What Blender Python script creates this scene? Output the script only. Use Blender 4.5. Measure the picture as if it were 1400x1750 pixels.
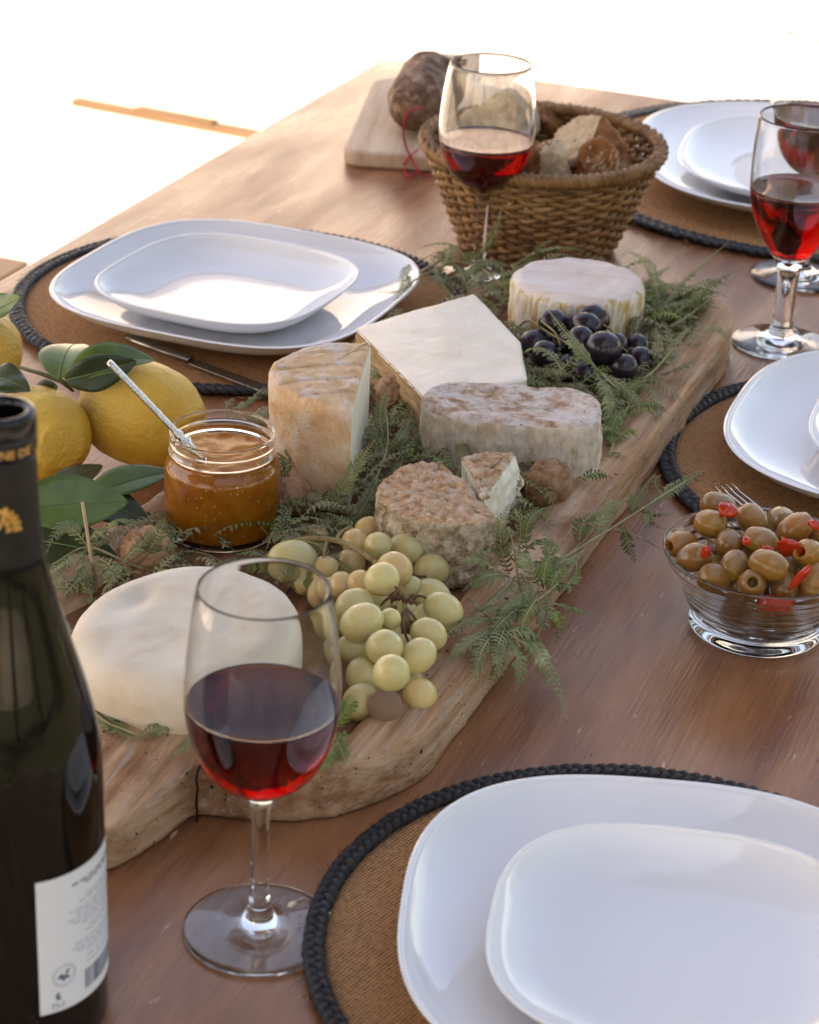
import bpy, bmesh, math, random
from mathutils import Vector, Matrix, Euler, noise as mn
R = math.radians
random.seed(7)
S = bpy.context.scene
COL = S.collection
for o in list(bpy.data.objects): bpy.data.objects.remove(o)

# ------------------------------------------------------------------ camera
TZ = 0.75                                   # height of the table top
FPX, PITCH, ROLL, YAW = 3800.0, R(26), R(2.6), R(20.7)
CAM = Vector((0, 0, TZ + 0.70))
_f = Vector((0, math.cos(PITCH), -math.sin(PITCH))); _r = Vector((1, 0, 0)); _u = _r.cross(_f)
_r2 = _r*math.cos(ROLL) + _u*math.sin(ROLL); _u2 = _u*math.cos(ROLL) - _r*math.sin(ROLL)
_Y = Matrix.Rotation(YAW, 3, 'Z')
FW, RT, UP = _Y @ _f, _Y @ _r2, _Y @ _u2
cd = bpy.data.cameras.new('camera'); cam = bpy.data.objects.new('camera', cd); COL.objects.link(cam)
M = Matrix((RT, UP, -FW)).transposed().to_4x4(); M.translation = CAM; cam.matrix_world = M
cd.sensor_fit = 'VERTICAL'; cd.sensor_height = 36; cd.sensor_width = 28.8; cd.lens = FPX/1750*36
cd.clip_start = .05; cd.clip_end = 500
cd.dof.use_dof = True; cd.dof.focus_distance = 1.46; cd.dof.aperture_fstop = 13
S.camera = cam
def at(px, py, h=0.0):
    """point at height h above the table seen at a place of the picture"""
    d = FW*FPX + RT*(px-700) + UP*(875-py)
    return CAM + d*((TZ + h - CAM.z)/d.z)

# ------------------------------------------------------------------ light
SUN_EL = R(50); SUN_DIR = Vector((-.7, -.71, 0)).normalized()        # towards the sun, in plan
w = bpy.data.worlds.new('World'); S.world = w; w.use_nodes = True
nt = w.node_tree; bg = nt.nodes['Background']; sk = nt.nodes.new('ShaderNodeTexSky')
sk.sky_type = 'NISHITA'; sk.sun_disc = False; sk.sun_elevation = SUN_EL
sk.sun_rotation = math.atan2(SUN_DIR.x, SUN_DIR.y); sk.air_density = 1.0; sk.dust_density = 1.5; sk.ozone_density = 1.0
nt.links.new(sk.outputs[0], bg.inputs[0]); bg.inputs[1].default_value = 0.15
sd = bpy.data.lights.new('sun', 'SUN'); sd.energy = 4.5; sd.angle = R(.53); sd.color = (1, .93, .82)
so = bpy.data.objects.new('sun', sd); COL.objects.link(so)
sv = Vector((SUN_DIR.x*math.cos(SUN_EL), SUN_DIR.y*math.cos(SUN_EL), math.sin(SUN_EL)))
so.rotation_euler = sv.to_track_quat('Z', 'Y').to_euler(); so.location = (-4, -3, 6)
vs = S.view_settings
vs.view_transform = 'Standard'; vs.look = 'None'; vs.gamma = 1; vs.use_curve_mapping = False; vs.exposure = 1.9
vs.use_white_balance = True; vs.white_balance_temperature = 9000; vs.white_balance_tint = 20      # camera balanced for open shade
S.render.engine = 'CYCLES'
S.cycles.max_bounces = 14; S.cycles.transmission_bounces = 12; S.cycles.glossy_bounces = 6; S.cycles.diffuse_bounces = 4

# ------------------------------------------------------------------ helpers
def fin(name, vs_, fs, mat, parent=None, smooth=True, loc=None, uvs=None):
    me = bpy.data.meshes.new(name); me.from_pydata([tuple(v) for v in vs_], [], fs)
    if smooth: me.polygons.foreach_set('use_smooth', [True]*len(me.polygons))
    if uvs is not None:
        ul = me.uv_layers.new(name='UVMap')
        for l in me.loops: ul.data[l.index].uv = uvs[l.vertex_index]
    me.update()
    for m in (mat if isinstance(mat, (list, tuple)) else [mat]): me.materials.append(m)
    o = bpy.data.objects.new(name, me); COL.objects.link(o)
    if parent: o.parent = parent
    if loc is not None: o.location = loc
    return o
def tag(o, label, cat, group=None, kind=None):
    if label: o['label'] = label
    if cat: o['category'] = cat
    if group: o['group'] = group
    if kind: o['kind'] = kind
    return o
def thing(name, label, cat, loc, rz=0, group=None):
    o = bpy.data.objects.new(name, None); COL.objects.link(o); o.location = loc; o.rotation_euler = (0, 0, rz)
    o.empty_display_size = .02
    return tag(o, label, cat, group)
def copy_tree(o, parent=None):
    c = o.copy(); COL.objects.link(c); c.parent = parent
    for ch in o.children: copy_tree(ch, c)
    return c
def loft(rings, cap0=True, cap1=True, closed=True):
    vs_ = [Vector(p) for r in rings for p in r]; n = len(rings[0]); fs = []
    for i in range(len(rings)-1):
        for j in range(n if closed else n-1):
            k = (j+1) % n
            fs.append((i*n+j, i*n+k, (i+1)*n+k, (i+1)*n+j))
    if cap0:
        c = sum(vs_[:n], Vector())/n; vs_.append(c); q = len(vs_)-1
        fs += [(q, (j+1) % n, j) for j in range(n)]
    if cap1:
        b = (len(rings)-1)*n; c = sum(vs_[b:b+n], Vector())/n; vs_.append(c); q = len(vs_)-1
        fs += [(q, b+j, b+(j+1) % n) for j in range(n)]
    return vs_, fs
def spline(pts, sub=4):
    """Catmull-Rom through the points"""
    P = [Vector(p) for p in pts]; out = []
    for i in range(len(P)-1):
        p0 = P[i-1] if i else P[0]*2-P[1]; p1, p2 = P[i], P[i+1]; p3 = P[i+2] if i+2 < len(P) else P[-1]*2-P[-2]
        for s in range(sub):
            t = s/sub
            out.append(.5*((2*p1)+(p2-p0)*t+(2*p0-5*p1+4*p2-p3)*t*t+(3*p1-p0-3*p2+p3)*t*t*t))
    out.append(P[-1].copy()); return out
def lathe(prof, n=64, sub=3, smooth=True):
    pr = spline([(r, z, 0) for r, z in prof], sub) if sub > 1 else [Vector((r, z, 0)) for r, z in prof]
    pr = [(max(p.x, 0), p.y) for p in pr]
    rings = [[(r*math.cos(2*math.pi*j/n), r*math.sin(2*math.pi*j/n), z) for j in range(n)] for r, z in pr if r > 1e-5]
    return loft(rings, pr[0][0] <= 1e-5, pr[-1][0] <= 1e-5)
def tube(pts, rad, n=6, closed=False, flat=1.0, cap=True, up=None):
    """tube along points, rad number or list; returns verts, faces, uvs"""
    P = [Vector(p) for p in pts]; m = len(P); rings = []; uvs = []; prev = None; L = 0
    for i, p in enumerate(P):
        a = P[(i-1) % m] if closed or i else P[0]; b = P[(i+1) % m] if closed or i < m-1 else P[-1]
        t = (b-a).normalized()
        if up is not None: s = t.cross(up).normalized()
        else:
            if prev is None:
                q = Vector((0, 0, 1)) if abs(t.z) < .9 else Vector((1, 0, 0)); s = t.cross(q).normalized()
            else: s = (prev - t*prev.dot(t)).normalized()
        prev = s; v = s.cross(t); r = rad[i] if isinstance(rad, (list, tuple)) else rad
        if i: L += (p-P[i-1]).length
        rings.append([p + s*(r*math.cos(2*math.pi*j/n)) + v*(r*flat*math.sin(2*math.pi*j/n)) for j in range(n)])
        uvs += [(L, j/n*.01) for j in range(n)]
    vs_, fs = loft(rings, cap and not closed, cap and not closed)
    if closed: fs += [((m-1)*n+j, (m-1)*n+(j+1) % n, (j+1) % n, j) for j in range(n)]
    while len(uvs) < len(vs_): uvs.append((L, 0))
    return vs_, fs, uvs
def merge(parts):
    V, F = [], []
    for p in parts:
        b = len(V); V += list(p[0]); F += [tuple(i+b for i in f) for f in p[1]]
    return V, F
def box(a, b):
    x0, y0, z0 = a; x1, y1, z1 = b
    return ([Vector(p) for p in ((x0,y0,z0),(x1,y0,z0),(x1,y1,z0),(x0,y1,z0),(x0,y0,z1),(x1,y0,z1),(x1,y1,z1),(x0,y1,z1))],
            [(0,3,2,1),(4,5,6,7),(0,1,5,4),(1,2,6,5),(2,3,7,6),(3,0,4,7)])
def resample(pts, n):
    P = [Vector(p) for p in pts]; P.append(P[0].copy()); d = [0]
    for i in range(1, len(P)): d.append(d[-1]+(P[i]-P[i-1]).length)
    out = []; k = 0
    for j in range(n):
        s = d[-1]*j/n
        while d[k+1] < s: k += 1
        out.append(P[k].lerp(P[k+1], (s-d[k])/max(d[k+1]-d[k], 1e-9)))
    return out
def round_poly(pts, rad, seg=6):
    out = []; n = len(pts)
    for i in range(n):
        p = Vector((*pts[i], 0)); a = Vector((*pts[i-1], 0)); b = Vector((*pts[(i+1) % n], 0))
        r = rad[i] if isinstance(rad, (list, tuple)) else rad
        r = min(r, (a-p).length*.48, (b-p).length*.48)
        q0 = p+(a-p).normalized()*r; q1 = p+(b-p).normalized()*r
        for s in range(seg+1):
            t = s/seg; out.append(q0*(1-t)**2 + p*(2*t*(1-t)) + q1*t*t)
    return out
def superell(a, b, n, cnt):
    o = []
    for j in range(cnt):
        t = 2*math.pi*j/cnt; c, s = math.cos(t), math.sin(t)
        o.append(Vector((a*math.copysign(abs(c)**(2/n), c), b*math.copysign(abs(s)**(2/n), s), 0)))
    return o
def fbm(p, f, o=3):
    s = 0; a = 1
    for i in range(o): s += a*mn.noise(Vector(p)*f + Vector((i*7.1, i*3.3, 0))); a *= .5; f *= 2.05
    return s
def solid(outline, h, re, hole=None, nside=10, ntop=14, spine=0.0, ztop=None, slope=0.0, rb=None, batter=0.0):
    """closed body over an outline (ccw, xy): rounded rims; spine = half length of the middle line the top shrinks to"""
    n = len(outline); rb = re if rb is None else rb
    N = []
    for j in range(n):
        t = (outline[(j+1) % n]-outline[j-1]).normalized(); N.append(Vector((-t.y, t.x, 0)))
    for _ in range(3): N = [(N[j-1]+N[j]*2+N[(j+1) % n]).normalized() for j in range(n)]
    def ring(d, z): return [outline[j]+N[j]*(d+batter*z) + Vector((0, 0, z)) for j in range(n)]
    rings = []
    for i in range(4): a = i/4*math.pi/2; rings.append(ring(rb*(1-math.sin(a)), rb*(1-math.cos(a))))
    for i in range(nside+1): rings.append(ring(0, rb+(h-re-rb)*i/nside))
    for i in range(1, 6): a = i/5*math.pi/2; rings.append(ring(re*(1-math.cos(a)), h-re+re*math.sin(a)))
    base = rings[-1]
    for i in range(1, ntop):
        t = i/ntop
        rings.append([p.lerp(Vector((0, max(-spine, min(spine, p.y)), h)), t) for p in base])
    if ztop:
        for r in rings[-ntop-2:]:
            for p in r: p.z += ztop(p)
    return loft(rings)
def roughen(vs_, fs, fn):
    me = bpy.data.meshes.new('tmp'); me.from_pydata([tuple(v) for v in vs_], [], fs); me.update()
    out = [v.co + v.normal*fn(v.co, v.normal) for v in me.vertices]
    bpy.data.meshes.remove(me); return out
def xf(vs_, m): return [m @ Vector(v) for v in vs_]

# ------------------------------------------------------------------ materials
def setp(b, **k):
    for n, v in k.items():
        if n in b.inputs: b.inputs[n].default_value = v
def c4(c): return (c[0], c[1], c[2], 1)
def mat(name, stops, scale=20, stretch=(1,1,1), rough=.6, roughvar=0, bump=0, bscale=None, bstretch=None, over=None, over2=None,
        detail=7, dist=0.0, coord='Object', vary=0, **k):
    """stops: [(pos, rgb)] of a noise ramp; over: (rgb, scale, lo, hi, stretch) blotches laid over"""
    m = bpy.data.materials.new(name); m.use_nodes = True; t = m.node_tree; L = t.links.new; b = t.nodes['Principled BSDF']
    tc = t.nodes.new('ShaderNodeTexCoord')
    def nz(sc, st, det=detail, ds=dist, off=0):
        mp = t.nodes.new('ShaderNodeMapping'); mp.inputs['Scale'].default_value = st; mp.inputs['Location'].default_value = (off, off*.7, off*.3)
        L(tc.outputs[coord], mp.inputs[0]); n = t.nodes.new('ShaderNodeTexNoise')
        n.inputs['Scale'].default_value = sc; n.inputs['Detail'].default_value = det; n.inputs['Distortion'].default_value = ds
        n.inputs['Roughness'].default_value = .6
        L(mp.outputs[0], n.inputs['Vector']); return n
    if len(stops) == 1: col = t.nodes.new('ShaderNodeRGB'); col.outputs[0].default_value = c4(stops[0][1]); out = col.outputs[0]; n0 = None
    else:
        n0 = nz(scale, stretch); rp = t.nodes.new('ShaderNodeValToRGB'); L(n0.outputs[0], rp.inputs[0])
        e = rp.color_ramp.elements
        while len(e) < len(stops): e.new(.5)
        for i, (p, c) in enumerate(stops): e[i].position = p; e[i].color = c4(c)
        out = rp.outputs[0]
    for i, ov in enumerate([q for q in (over, over2) if q]):
        rgb, sc, lo, hi = ov[:4]; st = ov[4] if len(ov) > 4 else (1,1,1)
        n1 = nz(sc, st, 6, 0, 3.7+i*5); mr = t.nodes.new('ShaderNodeMapRange'); mr.inputs[1].default_value = lo; mr.inputs[2].default_value = hi
        L(n1.outputs[0], mr.inputs[0]); mx = t.nodes.new('ShaderNodeMix'); mx.data_type = 'RGBA'
        L(mr.outputs[0], mx.inputs[0]); L(out, mx.inputs[6]); mx.inputs[7].default_value = c4(rgb); out = mx.outputs[2]
    if vary:
        oi = t.nodes.new('ShaderNodeObjectInfo'); mr = t.nodes.new('ShaderNodeMapRange'); mr.inputs[3].default_value = 1-vary; mr.inputs[4].default_value = 1+vary*.7
        L(oi.outputs['Random'], mr.inputs[0]); hs = t.nodes.new('ShaderNodeHueSaturation'); L(mr.outputs[0], hs.inputs['Value']); L(out, hs.inputs['Color'])
        m2 = t.nodes.new('ShaderNodeMapRange'); m2.inputs[3].default_value = .5-vary*.045; m2.inputs[4].default_value = .5+vary*.03; wn = t.nodes.new('ShaderNodeTexWhiteNoise'); wn.noise_dimensions = '1D'
        L(oi.outputs['Random'], wn.inputs['W']); L(wn.outputs['Value'], m2.inputs[0]); L(m2.outputs[0], hs.inputs['Hue']); out = hs.outputs[0]
    L(out, b.inputs['Base Color'])
    b.inputs['Roughness'].default_value = rough
    if roughvar:
        n2 = nz(scale*.7, stretch, 5, 0, 9); mr = t.nodes.new('ShaderNodeMapRange'); mr.inputs[1].default_value = .3; mr.inputs[2].default_value = .7
        mr.inputs[3].default_value = max(rough-roughvar, .02); mr.inputs[4].default_value = min(rough+roughvar, 1)
        L(n2.outputs[0], mr.inputs[0]); L(mr.outputs[0], b.inputs['Roughness'])
    if bump:
        n3 = nz(bscale or scale, bstretch or stretch, 8, 0, 1.3); bp = t.nodes.new('ShaderNodeBump'); bp.inputs['Strength'].default_value = 1; bp.inputs['Distance'].default_value = bump
        L(n3.outputs[0], bp.inputs['Height']); L(bp.outputs[0], b.inputs['Normal'])
    if rough >= .5 and 'Specular_IOR_Level' not in k: b.inputs['Specular IOR Level'].default_value = .22
    setp(b, **{n.replace('_', ' '): v for n, v in k.items()})
    return m
def nodes_of(m): return m.node_tree, m.node_tree.nodes['Principled BSDF']

def pits(m, scale, size, rgb, depth=.0, stretch=(1,1,1)):
    """small dark holes (voronoi) over the material's colour"""
    t, b = nodes_of(m); L = t.links.new
    tc = t.nodes.new('ShaderNodeTexCoord'); mp = t.nodes.new('ShaderNodeMapping'); mp.inputs['Scale'].default_value = stretch
    L(tc.outputs['Object'], mp.inputs[0]); v = t.nodes.new('ShaderNodeTexVoronoi'); v.inputs['Scale'].default_value = scale; L(mp.outputs[0], v.inputs['Vector'])
    sx = t.nodes.new('ShaderNodeSeparateColor'); L(v.outputs['Color'], sx.inputs[0])
    mu = t.nodes.new('ShaderNodeMath'); mu.operation = 'MULTIPLY'; mu.inputs[1].default_value = size; L(sx.outputs[0], mu.inputs[0])
    sb = t.nodes.new('ShaderNodeMath'); sb.operation = 'SUBTRACT'; sb.inputs[1].default_value = size*.55; L(mu.outputs[0], sb.inputs[0])
    lt = t.nodes.new('ShaderNodeMath'); lt.operation = 'LESS_THAN'; L(v.outputs['Distance'], lt.inputs[0]); L(sb.outputs[0], lt.inputs[1])
    src = b.inputs['Base Color'].links[0].from_socket; mx = t.nodes.new('ShaderNodeMix'); mx.data_type = 'RGBA'
    L(lt.outputs[0], mx.inputs[0]); L(src, mx.inputs[6]); mx.inputs[7].default_value = c4(rgb); L(mx.outputs[2], b.inputs['Base Color'])
    return m

M_table = mat('table_wood', [(.27, (.16,.055,.024)), (.43, (.26,.1,.043)), (.56, (.35,.145,.062)), (.74, (.44,.205,.1))], 1, (26, 5, 40), rough=.3, roughvar=.14,
              bump=.0005, bscale=1, bstretch=(500, 18, 100), over=((.58,.38,.26), 1, .665, .70, (150, 26, 10)), over2=((.12,.05,.024), 1, .56, .8, (420, 14, 40)), dist=.05)
pits(M_table, 60, .22, (.05,.022,.012), stretch=(2.5,.6,1))
M_board = mat('board_wood', [(.25, (.25,.11,.045)), (.42, (.45,.24,.125)), (.56, (.6,.375,.23)), (.76, (.72,.52,.37))], 1, (90, 6, 90), rough=.8,
              bump=.0022, bscale=1, bstretch=(420, 22, 420), over=((.2,.075,.03), 8, .54, .72), over2=((.5,.41,.33), 1, .56, .7, (240, 9, 240)), dist=.3)
pits(M_board, 110, .42, (.025,.014,.009)); pits(M_board, 210, .4, (.04,.02,.012))
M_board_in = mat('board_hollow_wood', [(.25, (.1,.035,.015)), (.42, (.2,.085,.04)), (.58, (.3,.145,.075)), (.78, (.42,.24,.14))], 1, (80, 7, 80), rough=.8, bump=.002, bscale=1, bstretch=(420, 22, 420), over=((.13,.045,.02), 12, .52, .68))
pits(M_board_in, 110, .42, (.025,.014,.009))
M_crack = mat('crack_shadow', [(.3, (.012,.007,.005)), (.7, (.03,.018,.012))], 200, rough=.95)
M_cutting = mat('cutting_board_wood', [(.3, (.36,.235,.15)), (.5, (.5,.36,.25)), (.7, (.6,.46,.34))], 1, (50, 4, 30), rough=.6, bump=.0003, bscale=1, bstretch=(200, 10, 100))
M_floor = mat('terrace_stone', [(.3, (.5,.46,.41)), (.5, (.56,.52,.47)), (.7, (.6,.57,.52))], 3, rough=.85, bump=.002, bscale=40)
M_lawn = mat('lawn_grass', [(.3, (.035,.038,.018)), (.7, (.065,.068,.035))], 30, rough=.95)
M_timber = mat('timber', [(.3, (.08,.048,.026)), (.6, (.15,.095,.055)), (.8, (.2,.13,.08))], 1, (3, 60, 60), rough=.7)
M_bench = mat('bench_wood', [(.3, (.2,.09,.03)), (.6, (.29,.14,.05)), (.8, (.36,.19,.08))], 1, (50, 3, 40), rough=.45)
M_porcelain = mat('porcelain', [(0, (.8,.8,.8))], rough=.035, IOR=1.5, Specular_IOR_Level=.6)
M_silver = mat('steel', [(0, (.62,.6,.57))], rough=.22, Metallic=1.0)
M_steel_dull = mat('dull_steel', [(0, (.3,.28,.26))], rough=.3, Metallic=1.0)
M_silver_old = mat('chased_silver', [(.35, (.3,.28,.26)), (.55, (.72,.7,.67))], 900, rough=.25, bump=.0006, bscale=700, Metallic=1.0)
def glass(name, col=(1,1,1), ior=1.5, rough=0.0, dens=0, vcol=None):
    m = bpy.data.materials.new(name); m.use_nodes = True; t = m.node_tree; t.nodes.remove(t.nodes['Principled BSDF'])
    g = t.nodes.new('ShaderNodeBsdfGlass'); g.inputs['Color'].default_value = c4(col); g.inputs['IOR'].default_value = ior; g.inputs['Roughness'].default_value = rough
    o = t.nodes['Material Output']; t.links.new(g.outputs[0], o.inputs[0])
    if dens:
        v = t.nodes.new('ShaderNodeVolumeAbsorption'); v.inputs[0].default_value = c4(vcol); v.inputs[1].default_value = dens; t.links.new(v.outputs[0], o.inputs[1])
    return m
M_glass = glass('clear_glass', (.985,.99,.985), 1.47)
M_wine = glass('red_wine', (.93,.8,.8), 1.34, dens=230, vcol=(.85,.01,.025))
M_bottle = mat('dark_bottle_glass', [(0, (.006,.005,.0035))], rough=.035, IOR=1.52, Coat_Weight=.0)
M_capsule = mat('capsule_foil', [(.3, (.018,.016,.016)), (.7, (.03,.026,.025))], 60, rough=.42, Metallic=.55)
M_capsule_top = mat('capsule_ring', [(0, (.012,.012,.016))], rough=.2, Metallic=.3)
M_gold = mat('gold_foil', [(.3, (.55,.33,.1)), (.7, (.85,.58,.22))], 400, rough=.3, Metallic=1.0)
M_label = mat('label_paper', [(0, (.8,.82,.84))], rough=.6)
M_ink = mat('label_ink', [(0, (.12,.16,.22))], rough=.7)
M_inkpale = mat('label_ink_pale', [(0, (.42,.47,.55))], rough=.7)
# burlap: two crossed thread waves
def burlap():
    m = bpy.data.materials.new('burlap'); m.use_nodes = True; t = m.node_tree; L = t.links.new; b = t.nodes['Principled BSDF']
    tc = t.nodes.new('ShaderNodeTexCoord'); ns = t.nodes.new('ShaderNodeTexNoise'); ns.inputs['Scale'].default_value = 35; ns.inputs['Detail'].default_value = 3
    L(tc.outputs['Object'], ns.inputs['Vector'])
    mxv = t.nodes.new('ShaderNodeMix'); mxv.data_type = 'VECTOR'; mxv.inputs[0].default_value = .0025
    L(tc.outputs['Object'], mxv.inputs[4]); L(ns.outputs['Color'], mxv.inputs[5])
    ws = []
    for d in ('X', 'Y'):
        wv = t.nodes.new('ShaderNodeTexWave'); wv.bands_direction = d; wv.inputs['Scale'].default_value = 130; wv.inputs['Distortion'].default_value = .8
        wv.inputs['Detail'].default_value = 2; wv.inputs['Detail Scale'].default_value = 3; L(mxv.outputs[1], wv.inputs['Vector']); ws.append(wv)
    mu = t.nodes.new('ShaderNodeMath'); mu.operation = 'MULTIPLY'; L(ws[0].outputs['Fac'], mu.inputs[0]); L(ws[1].outputs['Fac'], mu.inputs[1])
    n2 = t.nodes.new('ShaderNodeTexNoise'); n2.inputs['Scale'].default_value = 300; n2.inputs['Detail'].default_value = 4; L(tc.outputs['Object'], n2.inputs['Vector'])
    ad = t.nodes.new('ShaderNodeMath'); ad.operation = 'MULTIPLY_ADD'; ad.inputs[1].default_value = .45; L(n2.outputs[0], ad.inputs[0]); L(mu.outputs[0], ad.inputs[2])
    rp = t.nodes.new('ShaderNodeValToRGB'); L(ad.outputs[0], rp.inputs[0]); e = rp.color_ramp.elements
    e[0].position = .2; e[0].color = (.05,.02,.008,1); e[1].position = .62; e[1].color = (.76,.39,.165,1); q = e.new(.36); q.color = (.5,.22,.08,1)
    L(rp.outputs[0], b.inputs['Base Color']); b.inputs['Roughness'].default_value = .92
    bp = t.nodes.new('ShaderNodeBump'); bp.inputs['Strength'].default_value = 1; bp.inputs['Distance'].default_value = .0009; L(ad.outputs[0], bp.inputs['Height']); L(bp.outputs[0], b.inputs['Normal'])
    return m
M_burlap = burlap()
M_braid = mat('black_straw', [(.3, (.006,.005,.006)), (.52, (.018,.015,.016)), (.75, (.075,.065,.065))], 1, (60, 9000, 1), rough=.38, roughvar=.1, bump=.0007, coord='UV')
M_cane = mat('basket_cane', [(.3, (.15,.068,.024)), (.5, (.28,.14,.055)), (.75, (.41,.24,.115))], 60, rough=.5, bump=.0004, bscale=500, vary=0.22)
M_stake = mat('basket_stake', [(.3, (.12,.055,.02)), (.7, (.24,.125,.05))], 80, rough=.6, vary=0.15)
M_crust = mat('bread_crust', [(.3, (.12,.035,.01)), (.5, (.3,.11,.035)), (.7, (.48,.23,.09))], 40, rough=.75, bump=.002, bscale=160, over=((.5,.36,.24), 60, .58, .75))
M_crumb = mat('bread_crumb', [(.3, (.42,.27,.15)), (.5, (.58,.42,.27)), (.7, (.66,.52,.36))], 90, rough=.9, bump=.0025, bscale=180)
M_sausage = mat('sausage_skin', [(.3, (.06,.028,.016)), (.5, (.15,.078,.046)), (.7, (.27,.165,.11))], 70, (1,1,1), rough=.7, bump=.002, bscale=70, over=((.42,.31,.23), 60, .55, .7))
M_string = mat('red_string', [(0, (.42,.03,.06))], rough=.8)
M_lemon = mat('lemon_peel', [(.3, (.66,.36,.035)), (.5, (.77,.46,.06)), (.72, (.8,.55,.14))], 12, rough=.42, bump=.0024, bscale=280, over=((.42,.2,.02), 6, .56, .8), Subsurface_Weight=.12, Subsurface_Radius=(.006,.004,.001), Subsurface_Scale=1.0, vary=0.06)
def leafmat(name, a, b_, c): return mat(name, [(.3, a), (.55, b_), (.8, c)], 40, rough=.36, roughvar=.1, bump=.0005, bscale=120, Subsurface_Weight=.08, Subsurface_Radius=(.002,.003,.001))
M_leaf = leafmat('lemon_leaf', (.05,.09,.012), (.095,.155,.025), (.14,.21,.05))
M_leaf_pale = leafmat('lemon_leaf_pale', (.08,.13,.03), (.135,.205,.055), (.19,.265,.09))
M_leaf_dark = leafmat('lemon_leaf_dark', (.014,.028,.009), (.028,.05,.014), (.045,.075,.026))
M_vein = mat('leaf_vein', [(0, (.16,.22,.08))], rough=.5)
M_twig = mat('green_twig', [(.3, (.05,.06,.02)), (.7, (.1,.11,.04))], 60, rough=.6)
M_jam = mat('fig_jam', [(.3, (.38,.1,.004)), (.5, (.55,.18,.008)), (.7, (.64,.26,.02))], 60, rough=.3, Specular_IOR_Level=.25, Subsurface_Weight=.4, Subsurface_Radius=(.02,.006,.001), bump=.0005, bscale=100)
pits(M_jam, 330, .62, (.75,.5,.2))
M_ggrape = mat('green_grape', [(.3, (.56,.47,.18)), (.5, (.67,.58,.28)), (.72, (.74,.67,.41))], 55, rough=.24, roughvar=.08, over=((.46,.27,.1), 42, .6, .85), Transmission_Weight=.1, Subsurface_Weight=.8, Subsurface_Radius=(.012,.01,.0035), Subsurface_Scale=1.0, vary=.09)
M_ogrape = mat('amber_grape', [(.3, (.6,.4,.15)), (.5, (.7,.52,.23)), (.72, (.74,.6,.33))], 55, rough=.24, roughvar=.08, over=((.36,.16,.08), 36, .6, .8), Transmission_Weight=.08, Subsurface_Weight=.8, Subsurface_Radius=(.012,.008,.003), Subsurface_Scale=1.0, vary=.1)
M_pgrape = mat('pinkish_grape', [(.3, (.28,.14,.09)), (.5, (.46,.27,.17)), (.72, (.56,.42,.25))], 45, rough=.32, Subsurface_Weight=.4, Subsurface_Radius=(.008,.005,.002), bump=.0012, bscale=90)
M_bgrape = mat('black_grape', [(.3, (.008,.004,.009)), (.6, (.02,.009,.017)), (.8, (.05,.025,.04))], 50, rough=.26, roughvar=.1, over=((.09,.07,.1), 30, .55, .85))
M_gstem = mat('grape_stem', [(.3, (.2,.13,.05)), (.7, (.34,.26,.11))], 90, rough=.6, bump=.0005, bscale=300)
M_dstem = mat('dried_stem', [(.3, (.09,.04,.02)), (.7, (.2,.1,.05))], 90, rough=.7)
M_walnut = mat('walnut_shell', [(.3, (.2,.095,.05)), (.5, (.4,.22,.12)), (.75, (.52,.32,.19))], 90, rough=.62, bump=.0016, bscale=240, vary=0.15)
M_fern = mat('fern_grey_green', [(.3, (.11,.135,.055)), (.6, (.22,.245,.11)), (.8, (.37,.38,.22))], 60, rough=.6, Subsurface_Weight=.05, vary=0.3)
M_fern_green = mat('fern_green', [(.3, (.075,.125,.025)), (.6, (.16,.225,.055)), (.8, (.26,.32,.11))], 60, rough=.55, Subsurface_Weight=.05, vary=0.25)
M_fern_dry = mat('fern_dry', [(.3, (.15,.15,.075)), (.6, (.26,.245,.13)), (.8, (.4,.36,.22))], 60, rough=.65, vary=0.2)
M_fstem = mat('fern_stem', [(.3, (.24,.2,.095)), (.7, (.4,.35,.2))], 60, rough=.6)
M_straw = mat('straw', [(.3, (.4,.27,.14)), (.7, (.58,.43,.27))], 1, (200, 200, 10), rough=.55)
M_olive = mat('olive_skin', [(.3, (.22,.085,.003)), (.5, (.38,.165,.007)), (.75, (.49,.25,.02))], 55, Coat_Weight=.7, Coat_Roughness=.04, over2=((.5,.03,.008), 150, .7, .72), rough=.13, roughvar=.05, over=((.34,.12,.015), 50, .55, .75), bump=.0005, bscale=160, Subsurface_Weight=.1, Subsurface_Radius=(.003,.002,.001), vary=0.25)
M_pepper = mat('red_pepper', [(.3, (.42,.015,.008)), (.7, (.6,.05,.012))], 80, rough=.18, Subsurface_Weight=.2, Subsurface_Radius=(.005,.001,.001))
SS = dict(Subsurface_Weight=.15, Subsurface_Radius=(.006,.004,.002), Subsurface_Scale=1.0)
M_paste = mat('cheese_paste', [(.3, (.78,.67,.51)), (.5, (.83,.74,.61)), (.7, (.85,.78,.67))], 30, rough=.42, bump=.0006, bscale=120, **SS)
pits(M_paste, 170, .3, (.52,.4,.27))
M_paste_edge = mat('cheese_paste_soft', [(.3, (.74,.66,.5)), (.6, (.8,.76,.64))], 30, rough=.45, bump=.001, bscale=200, **SS)
M_wheel = mat('white_wheel_rind', [(.3, (.68,.56,.42)), (.5, (.76,.67,.54)), (.7, (.8,.73,.62))], 26, rough=.55, bump=.0006, bscale=150, over=((.62,.42,.26), 12, .56, .78), **SS)
M_tomme = mat('tomme_rind', [(.28, (.56,.32,.16)), (.45, (.67,.42,.24)), (.58, (.73,.5,.31)), (.72, (.77,.6,.45))], 60, rough=.7, bump=.0016, bscale=300, over=((.74,.64,.57), 34, .5, .64), over2=((.55,.29,.13), 20, .6, .75, (1,1,.5)), **SS)
pits(M_tomme, 420, .5, (.3,.13,.06))
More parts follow.
